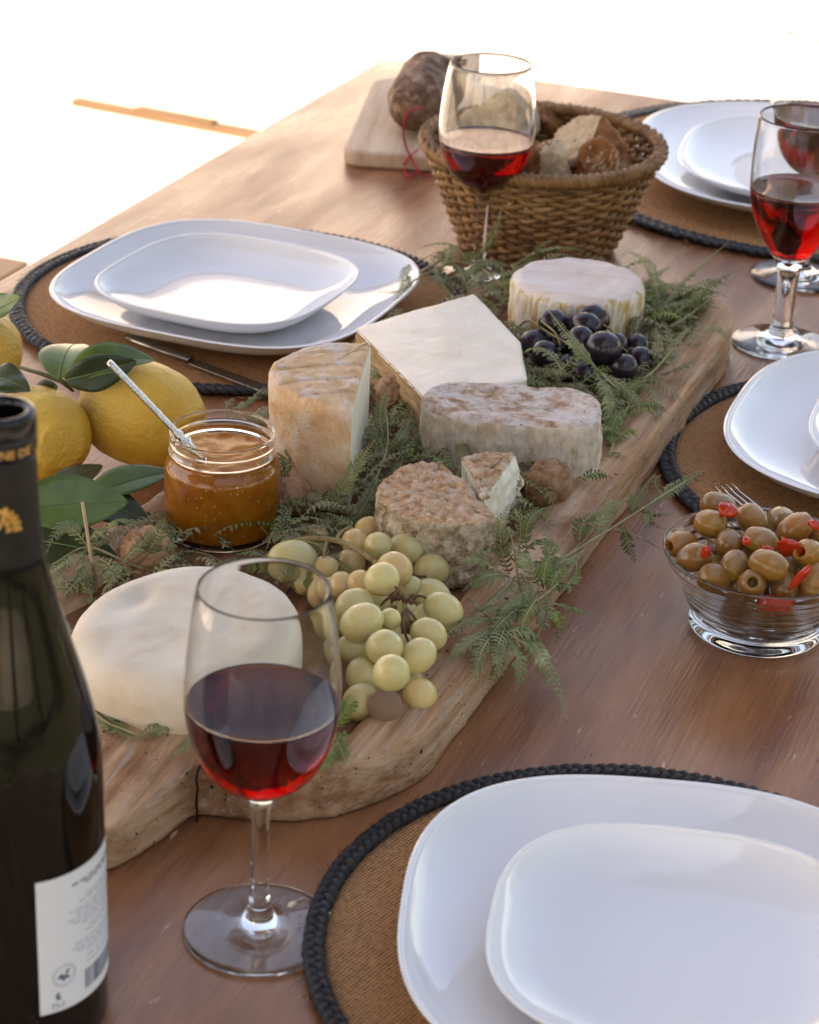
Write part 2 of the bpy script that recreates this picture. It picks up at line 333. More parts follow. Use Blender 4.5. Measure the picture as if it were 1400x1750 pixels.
M_ridge = mat('pressed_rind', [(.3, (.3,.17,.08)), (.5, (.46,.29,.15)), (.7, (.58,.42,.26))], 1, (60, 60, 500), rough=.7, bump=.0015, bscale=1, bstretch=(40, 40, 500))
M_camtop = mat('bloomy_rind', [(.3, (.62,.46,.36)), (.5, (.72,.61,.54)), (.7, (.76,.7,.66))], 1, (12, 60, 40), rough=.75, bump=.0015, bscale=1, bstretch=(18, 110, 60), over=((.62,.4,.2), 16, .6, .8), **SS)
M_camside = mat('bloomy_side', [(.36, (.54,.34,.13)), (.46, (.64,.47,.26)), (.53, (.72,.64,.53)), (.7, (.76,.72,.67))], 1, (190, 190, 34), rough=.75, bump=.0025, bscale=1, bstretch=(190, 190, 30), **SS)
M_obltop = mat('oblong_top', [(.3, (.26,.13,.07)), (.43, (.5,.32,.21)), (.55, (.68,.55,.46)), (.7, (.76,.68,.63))], 90, rough=.85, bump=.003, bscale=260, over=((.7,.64,.62), 24, .48, .62), over2=((.36,.2,.12), 240, .6, .68), **SS)
M_oblside = mat('oblong_side', [(.3, (.44,.32,.22)), (.43, (.62,.49,.36)), (.55, (.72,.62,.5)), (.7, (.79,.73,.64))], 1, (110, 110, 60), rough=.88, bump=.004, bscale=1, bstretch=(300, 300, 90), over=((.5,.46,.44), 24, .56, .68), over2=((.54,.35,.18), 30, .58, .72), **SS)
M_goattop = mat('goat_top', [(.3, (.4,.19,.09)), (.43, (.66,.37,.2)), (.56, (.78,.52,.34)), (.72, (.82,.65,.48))], 170, rough=.9, bump=.005, bscale=330, over2=((.7,.62,.55), 60, .58, .7), **SS)
pits(M_goattop, 420, .5, (.2,.11,.06))
M_goatside = mat('goat_side', [(.28, (.14,.095,.055)), (.42, (.42,.3,.19)), (.55, (.7,.56,.41)), (.7, (.8,.72,.59))], 110, rough=.9, bump=.005, bscale=280, over=((.48,.25,.12), 36, .56, .68), over2=((.27,.27,.17), 40, .6, .72), **SS)
M_white = mat('white_render', [(.3, (.8,.78,.75)), (.7, (.84,.82,.79))], 4, rough=.9, bump=.003, bscale=60)
M_roof = mat('roof_boards', [(.3, (.13,.085,.055)), (.7, (.22,.15,.1))], 1, (60, 3, 40), rough=.7)

# ------------------------------------------------------------------ ground, bench, table, added shade roof
g = 60
fl = fin('added_lawn', [(-g,-g,-.004),(g,-g,-.004),(g,g,-.004),(-g,g,-.004)], [(0,1,2,3)], M_lawn, smooth=False); tag(fl, 'dark grass added out of view round the terrace to cut bounced light', None, kind='structure')  # unseen dark grass, added to weaken the bounce from sunlit ground
fl = fin('terrace_floor', [(-12,-1.3,0),(1.6,-1.3,0),(1.6,14,0),(-12,14,0)], [(0,1,2,3)], M_floor, smooth=False); tag(fl, 'pale sunlit stone terrace under the table', None, kind='structure')

a, b = at(128, 179, -TZ), at(430, 236, -TZ)
th = thing('timber_edging', 'thin brown timber edging lying on the sunlit terrace behind the table', 'edging', (a.x, a.y, 0), math.atan2(b.y-a.y, b.x-a.x))
Lg = (b-a).length
for x0, x1, hh in ((0, Lg*.36, .016), (Lg*.363, Lg*.80, .024), (Lg*.803, Lg*1.6, .018)):
    V, F = box((x0, -.015, 0), (x1, .015, hh)); fin('plank', V, F, M_timber, th, smooth=False)

be = at(48, 447, -.30)
th = thing('bench', 'orange brown wooden bench beside the far left placemat', 'bench', (be.x-.17, be.y-.8, 0))
V, F = box((-.18,-.8,.415), (.17,.8,.45)); fin('seat', V, F, M_bench, th, smooth=False)
for x in (-.14, .13):
    for y in (-.72, .72): V, F = box((x-.025,y-.025,0), (x+.025,y+.025,.415)); fin('leg', V, F, M_bench, th, smooth=False)

TX0, TX1, TY0, TY1 = -1.012, .06, .30, 2.515
th = thing('dining_table', 'long reddish brown wooden dining table with worn grain', 'table', ((TX0+TX1)/2, (TY0+TY1)/2, 0))
hx, hy = (TX1-TX0)/2, (TY1-TY0)/2
ol = resample(round_poly([(-hx,-hy),(hx,-hy),(hx,hy),(-hx,hy)], .02), 300)
V, F = solid(ol, .04, .004, nside=3, ntop=8, spine=hy-hx*.98)
fin('table_top', xf(V, Matrix.Translation((0,0,TZ-.04))), F, M_table, th)
for x in (-1, 1):
    V, F = box((x*(hx-.08)-.015,-hy+.1,TZ-.14), (x*(hx-.08)+.015,hy-.1,TZ-.04)); fin('apron', V, F, M_table, th, smooth=False)
    for y in (-1, 1): V, F = box((x*(hx-.08)-.04,y*(hy-.1)-.04,0), (x*(hx-.08)+.04,y*(hy-.1)+.04,TZ-.041)); fin('leg', V, F, M_table, th, smooth=False)
for y in (-1, 1):
    V, F = box((-hx+.1,y*(hy-.08)-.015,TZ-.135), (hx-.1,y*(hy-.08)+.015,TZ-.042)); fin('apron', V, F, M_table, th, smooth=False)

# unseen roof added to shade the table; its posts stand outside the picture
RX0, RX1, RY0, RY1, RZ = -2.9, -.25, -1.7, 1.85, 2.5
th = thing('shade_roof', 'boarded wooden roof on posts, added out of view to shade the table', 'shade_roof', ((RX0+RX1)/2, (RY0+RY1)/2, 0))
px_, py_ = (RX1-RX0)/2, (RY1-RY0)/2
for k in range(18):
    x0 = -px_+2*px_*k/18; V, F = box((x0+.004,-py_,RZ), (x0+2*px_/18-.004,py_,RZ+.022)); fin('roof_board', V, F, M_roof, th, smooth=False)
V, F = box((-px_,-py_,RZ+.026), (px_,py_,RZ+.034)); fin('roof_felt', V, F, M_timber, th, smooth=False)
for k in range(6):
    y0 = -py_+.1+(2*py_-.3)*k/5; V, F = box((-px_+.02,y0,RZ-.12), (px_-.02,y0+.07,RZ-.001)); fin('beam', V, F, M_timber, th, smooth=False)
for x in (-px_+.12, px_-.12):
    for y in ((-py_+.12, py_-.12) if x < 0 else (-py_+.12,)): V, F = box((x-.05,y-.05,0), (x+.05,y+.05,RZ-.122)); fin('post', V, F, M_timber, th, smooth=False)
    V, F = box((x-.03,-py_+.05,RZ-.24), (x+.03,py_-.05,RZ-.1225)); fin('beam', V, F, M_timber, th, smooth=False)

# unseen white house, added so its sunlit wall gleams in the table and plates
th = thing('reflector_house', 'sunlit white house wall added beyond the terrace, seen only as a reflection', 'house', (-5.6, 8.2, 0))
V, F = box((-3.2,0,0), (3.2,4,4.2)); fin('wall', V, F, M_white, th, smooth=False)
V, F = box((-3.4,-.25,4.202), (3.4,4.2,4.32)); fin('roof', V, F, M_timber, th, smooth=False)
for x in (-2.2,):
    V, F = box((x-.4,-.03,1.0), (x+.4,-.002,2.2)); o = fin('shutter', V, F, M_bench, th, smooth=False)
    V, F = box((x-.5,-.08,.92), (x+.5,-.002,.998)); fin('sill', V, F, M_white, th, smooth=False)
# trees round the terrace, outside the picture but mirrored in plates, wine and bottle
def tree_proto():
    th = thing('garden_tree', 'leafy green tree beyond the terrace, seen only as a reflection', 'tree', (0,0,0), 0, 'trees round the terrace')
    rt = random.Random(2); parts = [tube([(0,0,0),(.05,.03,1.2),(0,.1,2.4),(.1,0,3.6)], [.16,.13,.1,.05], 8)[:2]]
    for k in range(7):
        a_ = k*.9; parts.append(tube([(0,.08,1.7+.2*k),(.6*math.cos(a_),.6*math.sin(a_),2.3+.22*k),(1.2*math.cos(a_),1.2*math.sin(a_),2.7+.25*k)], [.06,.04,.015], 5)[:2])
    V, F = merge(parts); fin('trunk', V, F, M_timber, th)
    V, F = [], []
    cl = [Vector((rt.gauss(0,.9), rt.gauss(0,.9), 3.3+rt.gauss(0,.75))) for _ in range(26)]
    for k in range(4200):
        c = cl[k % 26]+Vector((rt.gauss(0,.33), rt.gauss(0,.33), rt.gauss(0,.26))); e = Euler((rt.uniform(0,6), rt.uniform(0,6), rt.uniform(0,6))).to_matrix(); b = len(V); w_ = rt.uniform(.05, .1)
        V += [c+e@Vector(q) for q in ((-w_,0,0),(0,-w_*.5,.01),(w_,0,0),(0,w_*.5,.01))]; F.append((b,b+1,b+2,b+3))
    fin('crown', V, F, M_leaf, th, smooth=False); return th
tp = tree_proto()
for k, (x, y, sc, rz) in enumerate(((6.2,2.2,1.15,0),(7.5,5.2,1.3,1),(6.8,-1.2,1.2,2),(4.6,-5.5,1.3,3),(.5,-7.5,1.5,4),(-4.5,-6.5,1.3,5),(8.5,9.0,1.5,6))):
    o = tp if k == 0 else copy_tree(tp); o.location = (x, y, 0); o.rotation_euler.z = rz; o.scale = (sc, sc, sc)

# ------------------------------------------------------------------ placemats
def braid(center_r, n_per, amp, half, thick, name, mat_, parent, z0, steps=14, ell=1.0, cnt=3):
    for k in range(cnt):
        pts = []; m = n_per*steps
        for i in range(m):
            th_ = 2*math.pi*i/m; ph = th_*n_per + 2*math.pi*k/cnt
            r = center_r + amp*math.sin(ph) + .0008*mn.noise(Vector((th_*9, k*5, 0)))
            z = z0 + thick*.62*math.sin(2*ph) + .0006*mn.noise(Vector((th_*14, k*9, 4)))
            pts.append((r*math.cos(th_), r*ell*math.sin(th_), z))
        rad = [half*(1+.28*mn.noise(Vector((i*.21, k*3.3, n_per)))) for i in range(m)]
        V, F, UV = tube(pts, rad, 8, closed=True, flat=thick/half, up=Vector((0,0,1)))
        fin(name, V, F, mat_, parent, uvs=UV)
def placemat(c, label, seed, k=1.0):
    th = thing('placemat', label, 'placemat', (c[0], c[1], TZ), seed*1.3, 'round burlap placemats')
    th.scale = (k, k, 1); rr = .189; rings = []
    for i in range(1, 41):
        r = rr*i/40; rings.append([(r*math.cos(2*math.pi*j/120), r*math.sin(2*math.pi*j/120), .004) for j in range(120)])
    top = [[Vector((p[0], p[1], .0038+.0022*max(0, fbm((p[0]+seed, p[1], 0), 14, 2))*(1 if math.hypot(p[0],p[1]) < .182 else .2))) for p in r] for r in rings]
    bot = [[Vector((p[0], p[1], .0006)) for p in rings[-1]]]
    V, F = loft(top+bot, True, True); fin('burlap_cloth', V, F, M_burlap, th)
    braid(.1955, 52, .0041, .0029, .0022, 'braid_strand', M_braid, th, .0052)
    # loose burlap fibres sticking out past the braid
    rnd = random.Random(seed); parts = []
    for i in range(90):
        a_ = rnd.uniform(0, 6.283); r0 = .2015; l = rnd.uniform(.003, .011); da = rnd.uniform(-.05, .05)
        p0 = Vector((math.cos(a_)*r0, math.sin(a_)*r0, .0015)); p1 = Vector((math.cos(a_+da)*(r0+l), math.sin(a_+da)*(r0+l), rnd.uniform(.001, .004)))
        parts.append(tube([p0, (p0+p1)/2+Vector((0,0,.001)), p1], .0003, 3)[:2])
    V, F = merge(parts); o = fin('loose_fibre', V, F, M_burlap, th); o['kind'] = 'stuff'
    return th
MATS = {'front': (-.206,.912), 'left': (-.79,1.655), 'right': (-.178,1.57), 'far': (-.41,2.29)}
placemat(MATS['front'], 'burlap placemat with black braided rim under the nearest plates, bottom right', 1, .862)
placemat(MATS['left'], 'burlap placemat with black braided rim under the plates behind the lemons', 2)
placemat(MATS['right'], 'burlap placemat with black braided rim behind the olive bowl', 3)
placemat(MATS['far'], 'burlap placemat with black braided rim beyond the bread basket, far right', 4, 1.42)

# ------------------------------------------------------------------ plates
def plate_mesh(a, hgt, ne, foot=.60):
    prof = [(foot-.06,.0016),(foot-.015,.0),(foot,.0),(foot+.03,.0016),(.80,.27*hgt+.001),(.91,.6*hgt),(.975,.9*hgt),(.992,hgt-.0006),(.990,hgt),(.980,hgt+.0004),(.968,hgt-.0004),(.958,.9*hgt),(.89,.58*hgt+.001),(.79,.27*hgt+.0035),(.70,.15*hgt+.0032),(.58,.0048),(.3,.0042),(.08,.0042)]
    pr = spline([(s, z, 0) for s, z in prof], 3); rings = []
    for p in pr:
        rings.append([Vector((q.x, q.y, p.y)) for q in superell(a*p.x, a*p.x, ne if p.x > .5 else 2.5, 128)])
    return loft(rings)
PL = {n_: plate_mesh(.152, .027, n_) for n_ in (2.75, 3.15)}; PS = {n_: plate_mesh(.112, .024, n_) for n_ in (2.75, 3.15)}
pl_m = ps_m = None
def plates(c, rz, k, cs, rzs, ks, where, ne=2.75):
    big = fin('dinner_plate', *PL[ne], M_porcelain, loc=(c[0], c[1], TZ+.0068)); big.rotation_euler.z = R(rz); big.scale = (k, k, 1)
    tag(big, 'large white rounded square plate '+where, 'plate', 'large white plates')
    sm = fin('side_plate', *PS[ne], M_porcelain, loc=(cs[0], cs[1], TZ+.0068+.0088)); sm.rotation_euler = (R(.6), R(-.5), R(rzs)); sm.scale = (ks, ks*.97, 1)
    tag(sm, 'small white rounded square plate stacked on the large plate '+where, 'plate', 'small white plates')
plates((-.195,.902), 17, .875, (-.183,.889), 12.5, .85, 'nearest the camera, bottom right')
plates((-.786,1.637), -1, .955, (-.789,1.624), -4, .92, 'behind the lemons', 3.15)
plates((-.1755,1.587), 0, 1.03, (-.158,1.585), 2, 1.0, 'behind the olive bowl')
plates((-.407,2.262), 17, 1.31, (-.408,2.235), 8, 1.3, 'beyond the bread basket', 2.75)

# ------------------------------------------------------------------ carved board with handle
BC = Vector((-.515, 1.36, TZ))
def board():
    th = thing('serving_board', 'thick old wooden serving board with wormholes and short handle', 'board', BC)
    pts = [(.045,-.432),(.092,-.418),(.128,-.388),(.147,-.345),(.148,0),(.147,.34),(.138,.40),(.1,.438),(.02,.44),(-.04,.425),(-.072,.39),(-.084,.33),(-.12,0),(-.147,-.345),(-.128,-.388),(-.092,-.418),(-.055,-.432),(-.065,-.475),(-.06,-.505),(-.01,-.508),(.022,-.503),(.032,-.49)]
    ol = resample(round_poly(pts, [.003,.02,.016,.02,.1,.04,.03,.03,.05,.04,.04,.05,.1,.04,.03,.03,.004,.02,.012,.02,.008,.006], 8), 620)
    h = .037; n = len(ol)
    N = []
    for j in range(n):
        t = (ol[(j+1) % n]-ol[j-1]).normalized(); N.append(Vector((-t.y, t.x, 0)))
    for _ in range(2): N = [(N[j-1]+N[j]*2+N[(j+1) % n]).normalized() for j in range(n)]
    def hol(x, y):
        dx = max(abs(x)-(.148-.034), 0); inside = (.115-x) if x > 0 else (x+(.115 if y < 0 else .115-.11*y))
        d = min(inside, y+.372, .415-y)
        return -.011*max(0, min(1, d/.012))**1.3
    def top(x, y): return h + hol(x, y) + .0022*fbm((x*2.5, y*.7, 1), 14, 3) + .0006*fbm((x*3, y*.6, 2), 70, 3) - (.008*max(0, min(1, (-.42-y)/.07)) if y < -.42 else 0)
    rings = []
    def ring(d, zf, amp=.0012):
        r = []
        for j in range(n):
            p = ol[j]+N[j]*d; z = zf(p)
            q = p + N[j]*(amp*1.5*fbm((p.x*3, p.y*1.4, z*2), 16, 3) + .0007*fbm((p.x, p.y, z*1.5), 110, 3)); r.append(Vector((q.x, q.y, z)))
        rings.append(r)
    ring(.03, lambda p: .0012); ring(.0022, lambda p: .0006); ring(.0006, lambda p: .0016); ring(.0, lambda p: .003)
    for i in range(1, 11): ring(0, lambda p, i=i: .003+(top(p.x, p.y)-.0044)*i/10)
    ring(.0005, lambda p: top(p.x, p.y)-.0007); ring(.0014, lambda p: top(p.x, p.y)-.0001); ring(.0032, lambda p: top(p.x, p.y)); ring(.006, lambda p: top(p.x, p.y))
    base = rings[-1]
    for i in range(1, 40):
        t = (i/40); rr = []
        for p in base:
            c = Vector((0, max(-.36, min(.34, p.y*.92)), 0)); q = p.lerp(c, t); q.z = top(q.x, q.y); rr.append(q)
        rings.append(rr)
    V, F = loft(rings)
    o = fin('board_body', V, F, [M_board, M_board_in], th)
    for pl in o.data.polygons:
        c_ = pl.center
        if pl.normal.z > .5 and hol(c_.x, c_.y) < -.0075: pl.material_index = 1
    q0 = Vector((.0465,-.4325,0)); cr = []
    for i in range(15):
        t = i/14
        if t < .45: cr.append((Vector((q0.x+.002+.0012*mn.noise(Vector((i*.9,0,0))), q0.y-.0035, .002+(top(.045,-.43)-.002)*t/.45)), .0007+.0003*mn.noise(Vector((i*1.7,3,0)))))
        else: u_ = (t-.45)/.55; x_, y_ = q0.x+.002+.004*u_+.002*mn.noise(Vector((i*.8,5,0))), q0.y-.003+.045*u_; cr.append((Vector((x_, y_, top(x_, y_)+.0002)), .0010*(1-u_)+.0002))
    V, F, _ = tube([c_[0] for c_ in cr], [c_[1] for c_ in cr], 6); fin('crack', V, F, M_crack, th)
board()
BT = .0265        # height of the board's hollow over the table

# ------------------------------------------------------------------ cheeses
def cheese(name, label, px, py, h0, rz, V, F, mats, matfn=None, tilt=(0,0), loc=None):
    p = loc or at(px, py, h0)
    th = thing(name, label, 'cheese', (p.x, p.y, TZ+BT if loc is None else p.z), R(rz))
    th.rotation_euler = (R(tilt[0]), R(tilt[1]), R(rz))
    return th
def body(th, name, V, F, mats, fn=None):
    o = fin(name, V, F, mats, th)
    if fn:
        for pl in o.data.polygons: pl.material_index = fn(pl.center, pl.normal)
    return o
circ = lambda r, n: [Vector((r*math.cos(2*math.pi*j/n), r*math.sin(2*math.pi*j/n), 0)) for j in range(n)]

# 1 white wheel in front
p = at(331, 1122, BT+.022)
th = cheese('white_cheese_wheel', 'smooth ivory white cheese wheel behind the front wine glass', 0, 0, 0, 0, 0, 0, 0, loc=Vector((p.x, p.y, TZ+BT+.003)), tilt=(5, -3))
V, F = solid(circ(.0685, 140), .047, .0165, nside=5, ntop=20, rb=.016, ztop=lambda p: -.0022*math.exp(-(p.x**2+p.y**2)/.0012))
V = roughen(V, F, lambda c, n: .0016*fbm(c, 22, 2)+.0004*fbm(c, 90, 2) - .0035*math.exp(-((c.x+.038)**2/.00006+(c.y-.012)**2/.00022)))
body(th, 'rind', V, F, M_wheel)

# 2 half wheel of tomme on the left, cut face to the right
p = at(596, 884, BT); q = at(635, 583, BT+.083)
mid = (Vector((p.x, p.y, 0))+Vector((q.x, q.y, 0)))/2; cut = Vector((q.x-p.x, q.y-p.y, 0)); rr = cut.length/2
th = cheese('tomme_half_wheel', 'tall half wheel of orange brown rinded cheese beside the jam jar', 0, 0, 0, math.degrees(math.atan2(cut.y, cut.x)), 0, 0, 0, loc=Vector((mid.x, mid.y, TZ+BT)))
ol = [Vector((rr*math.cos(t), rr*1.08*math.sin(t), 0)) for t in [math.pi*i/60 for i in range(61)]]
ol = resample(round_poly([(v.x, v.y) for v in ol], [.004]+[.001]*59+[.004], 3), 260)
ol = [v - Vector((0, .03, 0)) for v in ol]
V, F = solid(ol, .083, .005, nside=24, ntop=22, rb=.006)
V = roughen(V, F, lambda c, n: (.0016*fbm(c, 30, 3)+.0006*fbm(c, 140, 2))*(0.15 if n.y < -.7 and abs(n.z) < .5 else 1) - (.0016*max(0, math.sin(c.x*240+c.y*90))**8 if n.z > .8 else 0))
V = [v+Vector((0,.03,0)) for v in V]
body(th, 'rind', V, F, [M_tomme, M_paste_edge], lambda c, n: 1 if n.y < -.75 and abs(n.z) < .4 and .003 < c.z < .0795 and c.y < .004 else 0)

# 3 pale slab wedge, big cut face up
cs = [at(606, 556, .072), at(811, 493, .074), at(890, 582, .071), at(900, 655, .067), at(727, 692, .066)]
ctr = sum(cs, Vector())/5
th = cheese('pale_cheese_slab', 'pale ivory slab of hard cheese with ridged rind lying behind the half wheel', 0, 0, 0, 0, 0, 0, 0, loc=Vector((ctr.x, ctr.y, TZ+BT)))
pts = [(v.x-ctr.x, v.y-ctr.y) for v in cs][::-1]
ar = sum(pts[i-1][0]*pts[i][1]-pts[i][0]*pts[i-1][1] for i in range(5))
if ar < 0: pts = pts[::-1]
ol = resample(round_poly(pts, .004, 4), 220)
V, F = solid(ol, .044, .0022, nside=14, ntop=20, rb=.004)
V = roughen(V, F, lambda c, n: .0007*fbm(c, 40, 3) + .0002*fbm(c, 300, 2) + (0 if abs(n.z) > .5 else .0008*math.sin(c.z*900)))
le = (Vector((*[(v.x-ctr.x, v.y-ctr.y) for v in cs][4], 0)) - Vector((*[(v.x-ctr.x, v.y-ctr.y) for v in cs][0], 0))).normalized(); ln = Vector((le.y, -le.x, 0))
if ln.dot(Vector((cs[0].x-ctr.x, cs[0].y-ctr.y, 0))) < 0: ln = -ln
body(th, 'paste', V, F, [M_paste, M_ridge], lambda c, n: 1 if n.dot(ln) > .6 else 0)

# 4 small washed round at the back
p = at(989, 478, BT+.047)
th = cheese('bloomy_round_cheese', 'small round cheese with white and ochre streaked rind behind the black grapes', 0, 0, 0, 12, 0, 0, 0, loc=Vector((p.x, p.y, TZ+BT+.001)))
V, F = solid(circ(.0555, 150), .048, .009, nside=14, ntop=20, rb=.007, ztop=lambda p: .0007*math.sin(p.y*260))
V = roughen(V, F, lambda c, n: .0014*fbm(c, 28, 3)+.0005*fbm(c, 150, 2)+(.0006*math.sin(math.atan2(c.y, c.x)*46) if abs(n.z) < .6 else 0))
body(th, 'rind', V, F, [M_camtop, M_camside], lambda c, n: 0 if n.z > .62 else 1)

# 5 oblong loaf shaped cheese
p = at(876, 688, BT+.05)
th = cheese('oblong_cheese', 'oblong greyish brown rinded cheese with sunken top in the middle of the board', 0, 0, 0, -74, 0, 0, 0, loc=Vector((p.x, p.y, TZ+BT)))
ol = resample(superell(.041, .067, 3.0, 300), 260)
V, F = solid(ol, .051, .006, nside=20, ntop=20, rb=.009, spine=.03, batter=.06, ztop=lambda p: -.0032*max(0, 1-(p.x/.031)**2)*max(0, 1-(p.y/.056)**4))
V = roughen(V, F, lambda c, n: .0017*fbm(c, 32, 3)+.0008*fbm(c, 130, 3)+(.0006*mn.noise(Vector((c.x*260, c.y*260, c.z*30))) if abs(n.z) < .6 else 0))
body(th, 'rind', V, F, [M_obltop, M_oblside], lambda c, n: 0 if n.z > .6 else 1)

# 6 goat cheese with one slice eased out
p = at(768, 838, BT+.05)
gx = Vector((p.x, p.y, TZ+BT))
def sector(r, a0, a1, n=80, cut=.003):
    pts = [(0, 0)]+[(r*math.cos(a0+(a1-a0)*i/n), r*math.sin(a0+(a1-a0)*i/n)) for i in range(n+1)]
    return pts
def cheese_piece(th, r, a0, a1, h, seed):
    pts = sector(r, a0, a1); am = (a0+a1)/2
    # centre of the star for the top rings
    off = Vector((math.cos(am), math.sin(am), 0))*(r*.35 if a1-a0 > 3 else r*.62)
    ol = resample(round_poly(pts, [.002, .003]+[.001]*(len(pts)-3)+[.003], 4), 260)
    ol = [v-off for v in ol]
    V, F = solid(ol, h, .005, nside=18, ntop=20, rb=.006)
    V = [v+off for v in V]
    def cutf(c, n):
        for aa, sg in ((a0, -1), (a1, 1)):
            d = Vector((math.cos(aa), math.sin(aa), 0)); nn = Vector((-d.y, d.x, 0))*sg
            if n.dot(nn) > .7: return True
        return False
    V = roughen(V, F, lambda c, n: (.0022*fbm(c+Vector((seed,0,0)), 34, 3)+.0016*fbm(c, 190, 3)-.0014*max(0, mn.noise(c*330))) if not cutf(c, n) else .0016*fbm(c+Vector((seed,0,0)), 70, 3))
    return V, F, (lambda c, n: 2 if cutf(c, n) and .004 < c.z < h-.0035 else (0 if n.z > .55 else 1))
th = tag(thing('goat_cheese', 'crusty round goat cheese with a wedge cut out behind the green grapes', 'cheese', gx), None, None)
gz = BT+.050; cc = at(806, 832, gz); c1 = at(868, 893, gz); c2 = at(752, 768, gz)
an = lambda a_, b_: math.atan2(b_.y-a_.y, b_.x-a_.x)
A0 = an(cc, c2); A1 = an(cc, c1)
while A1 < A0: A1 += 2*math.pi
mo = Vector((gx.x, gx.y, 0)); tipm = Vector((cc.x-gx.x, cc.y-gx.y, 0))
def disc_cut(r, p1, p2, tip, keep):
    """circle arc from angle of p1 ccw to p2, closed through tip"""
    a0, a1 = math.atan2(p1.y, p1.x), math.atan2(p2.y, p2.x)
    while a1 < a0: a1 += 2*math.pi
    return [(tip.x, tip.y)]+[(r*math.cos(a0+(a1-a0)*i/80), r*math.sin(a0+(a1-a0)*i/80)) for i in range(81)]
def cheese_part(pts, off, h, seed, cuts):
    ol = resample(round_poly(pts, [.002, .003]+[.001]*(len(pts)-3)+[.003], 4), 280); ol = [v-off for v in ol]
    V, F = solid(ol, h, .004, nside=18, ntop=22, rb=.006); V = [v+off for v in V]
    iscut = lambda n: any(n.dot(q) > .75 for q in cuts)
    V = roughen(V, F, lambda c, n: (.0022*fbm(c+Vector((seed,0,0)), 34, 3)+.0016*fbm(c, 190, 3)-.0016*max(0, mn.noise(c*330))) if not iscut(n) else .0022*fbm(c+Vector((seed,0,0)), 75, 3))
    return V, F, (lambda c, n: 2 if iscut(n) and .003 < c.z < h-.003 else (0 if n.z > .55 else 1))
def outn(p1, p2, inside):
    d_ = (p2-p1).normalized(); q = Vector((d_.y, -d_.x, 0)); return q if q.dot(inside-p1) < 0 else -q
l1, l2 = c1-Vector((gx.x,gx.y,c1.z)), c2-Vector((gx.x,gx.y,c2.z)); l1.z = l2.z = 0
ctrm = Vector((-.012, -.010, 0))
V, F, fn = cheese_part(disc_cut(.0475, l2, l1, tipm, 0), ctrm, .050, 1, [outn(tipm, l1, ctrm), outn(tipm, l2, ctrm)])
body(th, 'rind', V, F, [M_goattop, M_goatside, M_paste_edge], fn)
s0, s1, s2 = at(826, 852, gz+.001), at(790, 780, gz+.001), at(882, 772, gz+.001)
th = thing('goat_cheese_slice', 'cut wedge of goat cheese with white interior leaning by the walnut', 'cheese', (s0.x, s0.y, TZ+BT))
w1, w2 = s1-s0, s2-s0; w1.z = w2.z = 0; bis = (w1.normalized()+w2.normalized()).normalized(); rr = (w1.length+w2.length)/2
a0, a1 = math.atan2(w2.y, w2.x), math.atan2(w1.y, w1.x)
while a1 < a0: a1 += 2*math.pi
pts = [(0, 0)]+[((w2.length+(w1.length-w2.length)*i/40)*math.cos(a0+(a1-a0)*i/40)*(1+.04*math.sin(math.pi*i/40)), (w2.length+(w1.length-w2.length)*i/40)*math.sin(a0+(a1-a0)*i/40)*(1+.04*math.sin(math.pi*i/40))) for i in range(41)]
off = bis*rr*.6
V, F, fn = cheese_part(pts, off, .051, 2, [outn(Vector(), w1, off), outn(Vector(), w2, off)])
# the soft paste bulges and breaks along the right cut
nq = outn(Vector(), w2, off)
V = [v + nq*(.006*max(0, math.sin(min(1, max(0, (v.z-.002)/.046))*math.pi))*max(0, min(1, v.dot(w2.normalized())/rr))*(1 if v.dot(nq) > -.003 else 0)*(.7+.9*abs(mn.noise(v*120)))) for v in V]
body(th, 'rind', V, F, [M_goattop, M_goatside, M_paste_edge], fn)

# ------------------------------------------------------------------ glasses
def smooth_prof(pr): return pr
GL = {
 'tall': [(0,.0018),(.02,.0012),(.0365,.0004),(.0388,.0014),(.0386,.0028),(.03,.0042),(.016,.0068),(.0085,.0108),(.0064,.016),(.0050,.026),(.0044,.05),(.0047,.072),(.0062,.082),(.0115,.0875),(.0205,.0935),(.0295,.104),(.0358,.120),(.0386,.141),(.0374,.163),(.0346,.186),(.0322,.1995),(.0318,.2003),(.0312,.1998),(.0336,.186),(.0365,.163),(.0377,.141),(.0349,.1205),(.0287,.1052),(.0198,.0950),(.0105,.0898),(.004,.0884),(0,.0882)],
 'short': [(0,.0018),(.02,.0012),(.034,.0004),(.0362,.0014),(.036,.003),(.028,.0046),(.017,.0072),(.0105,.011),(.0088,.016),(.0080,.026),(.0078,.05),(.0088,.068),(.0112,.076),(.0155,.083),(.0225,.0945),(.0305,.112),(.0352,.134),(.0366,.155),(.0362,.178),(.0350,.1995),(.0345,.2005),(.0338,.1998),(.0349,.178),(.0352,.155),(.0338,.134),(.0291,.1125),(.0210,.0958),(.014,.087),(.007,.0825),(0,.0815)]}
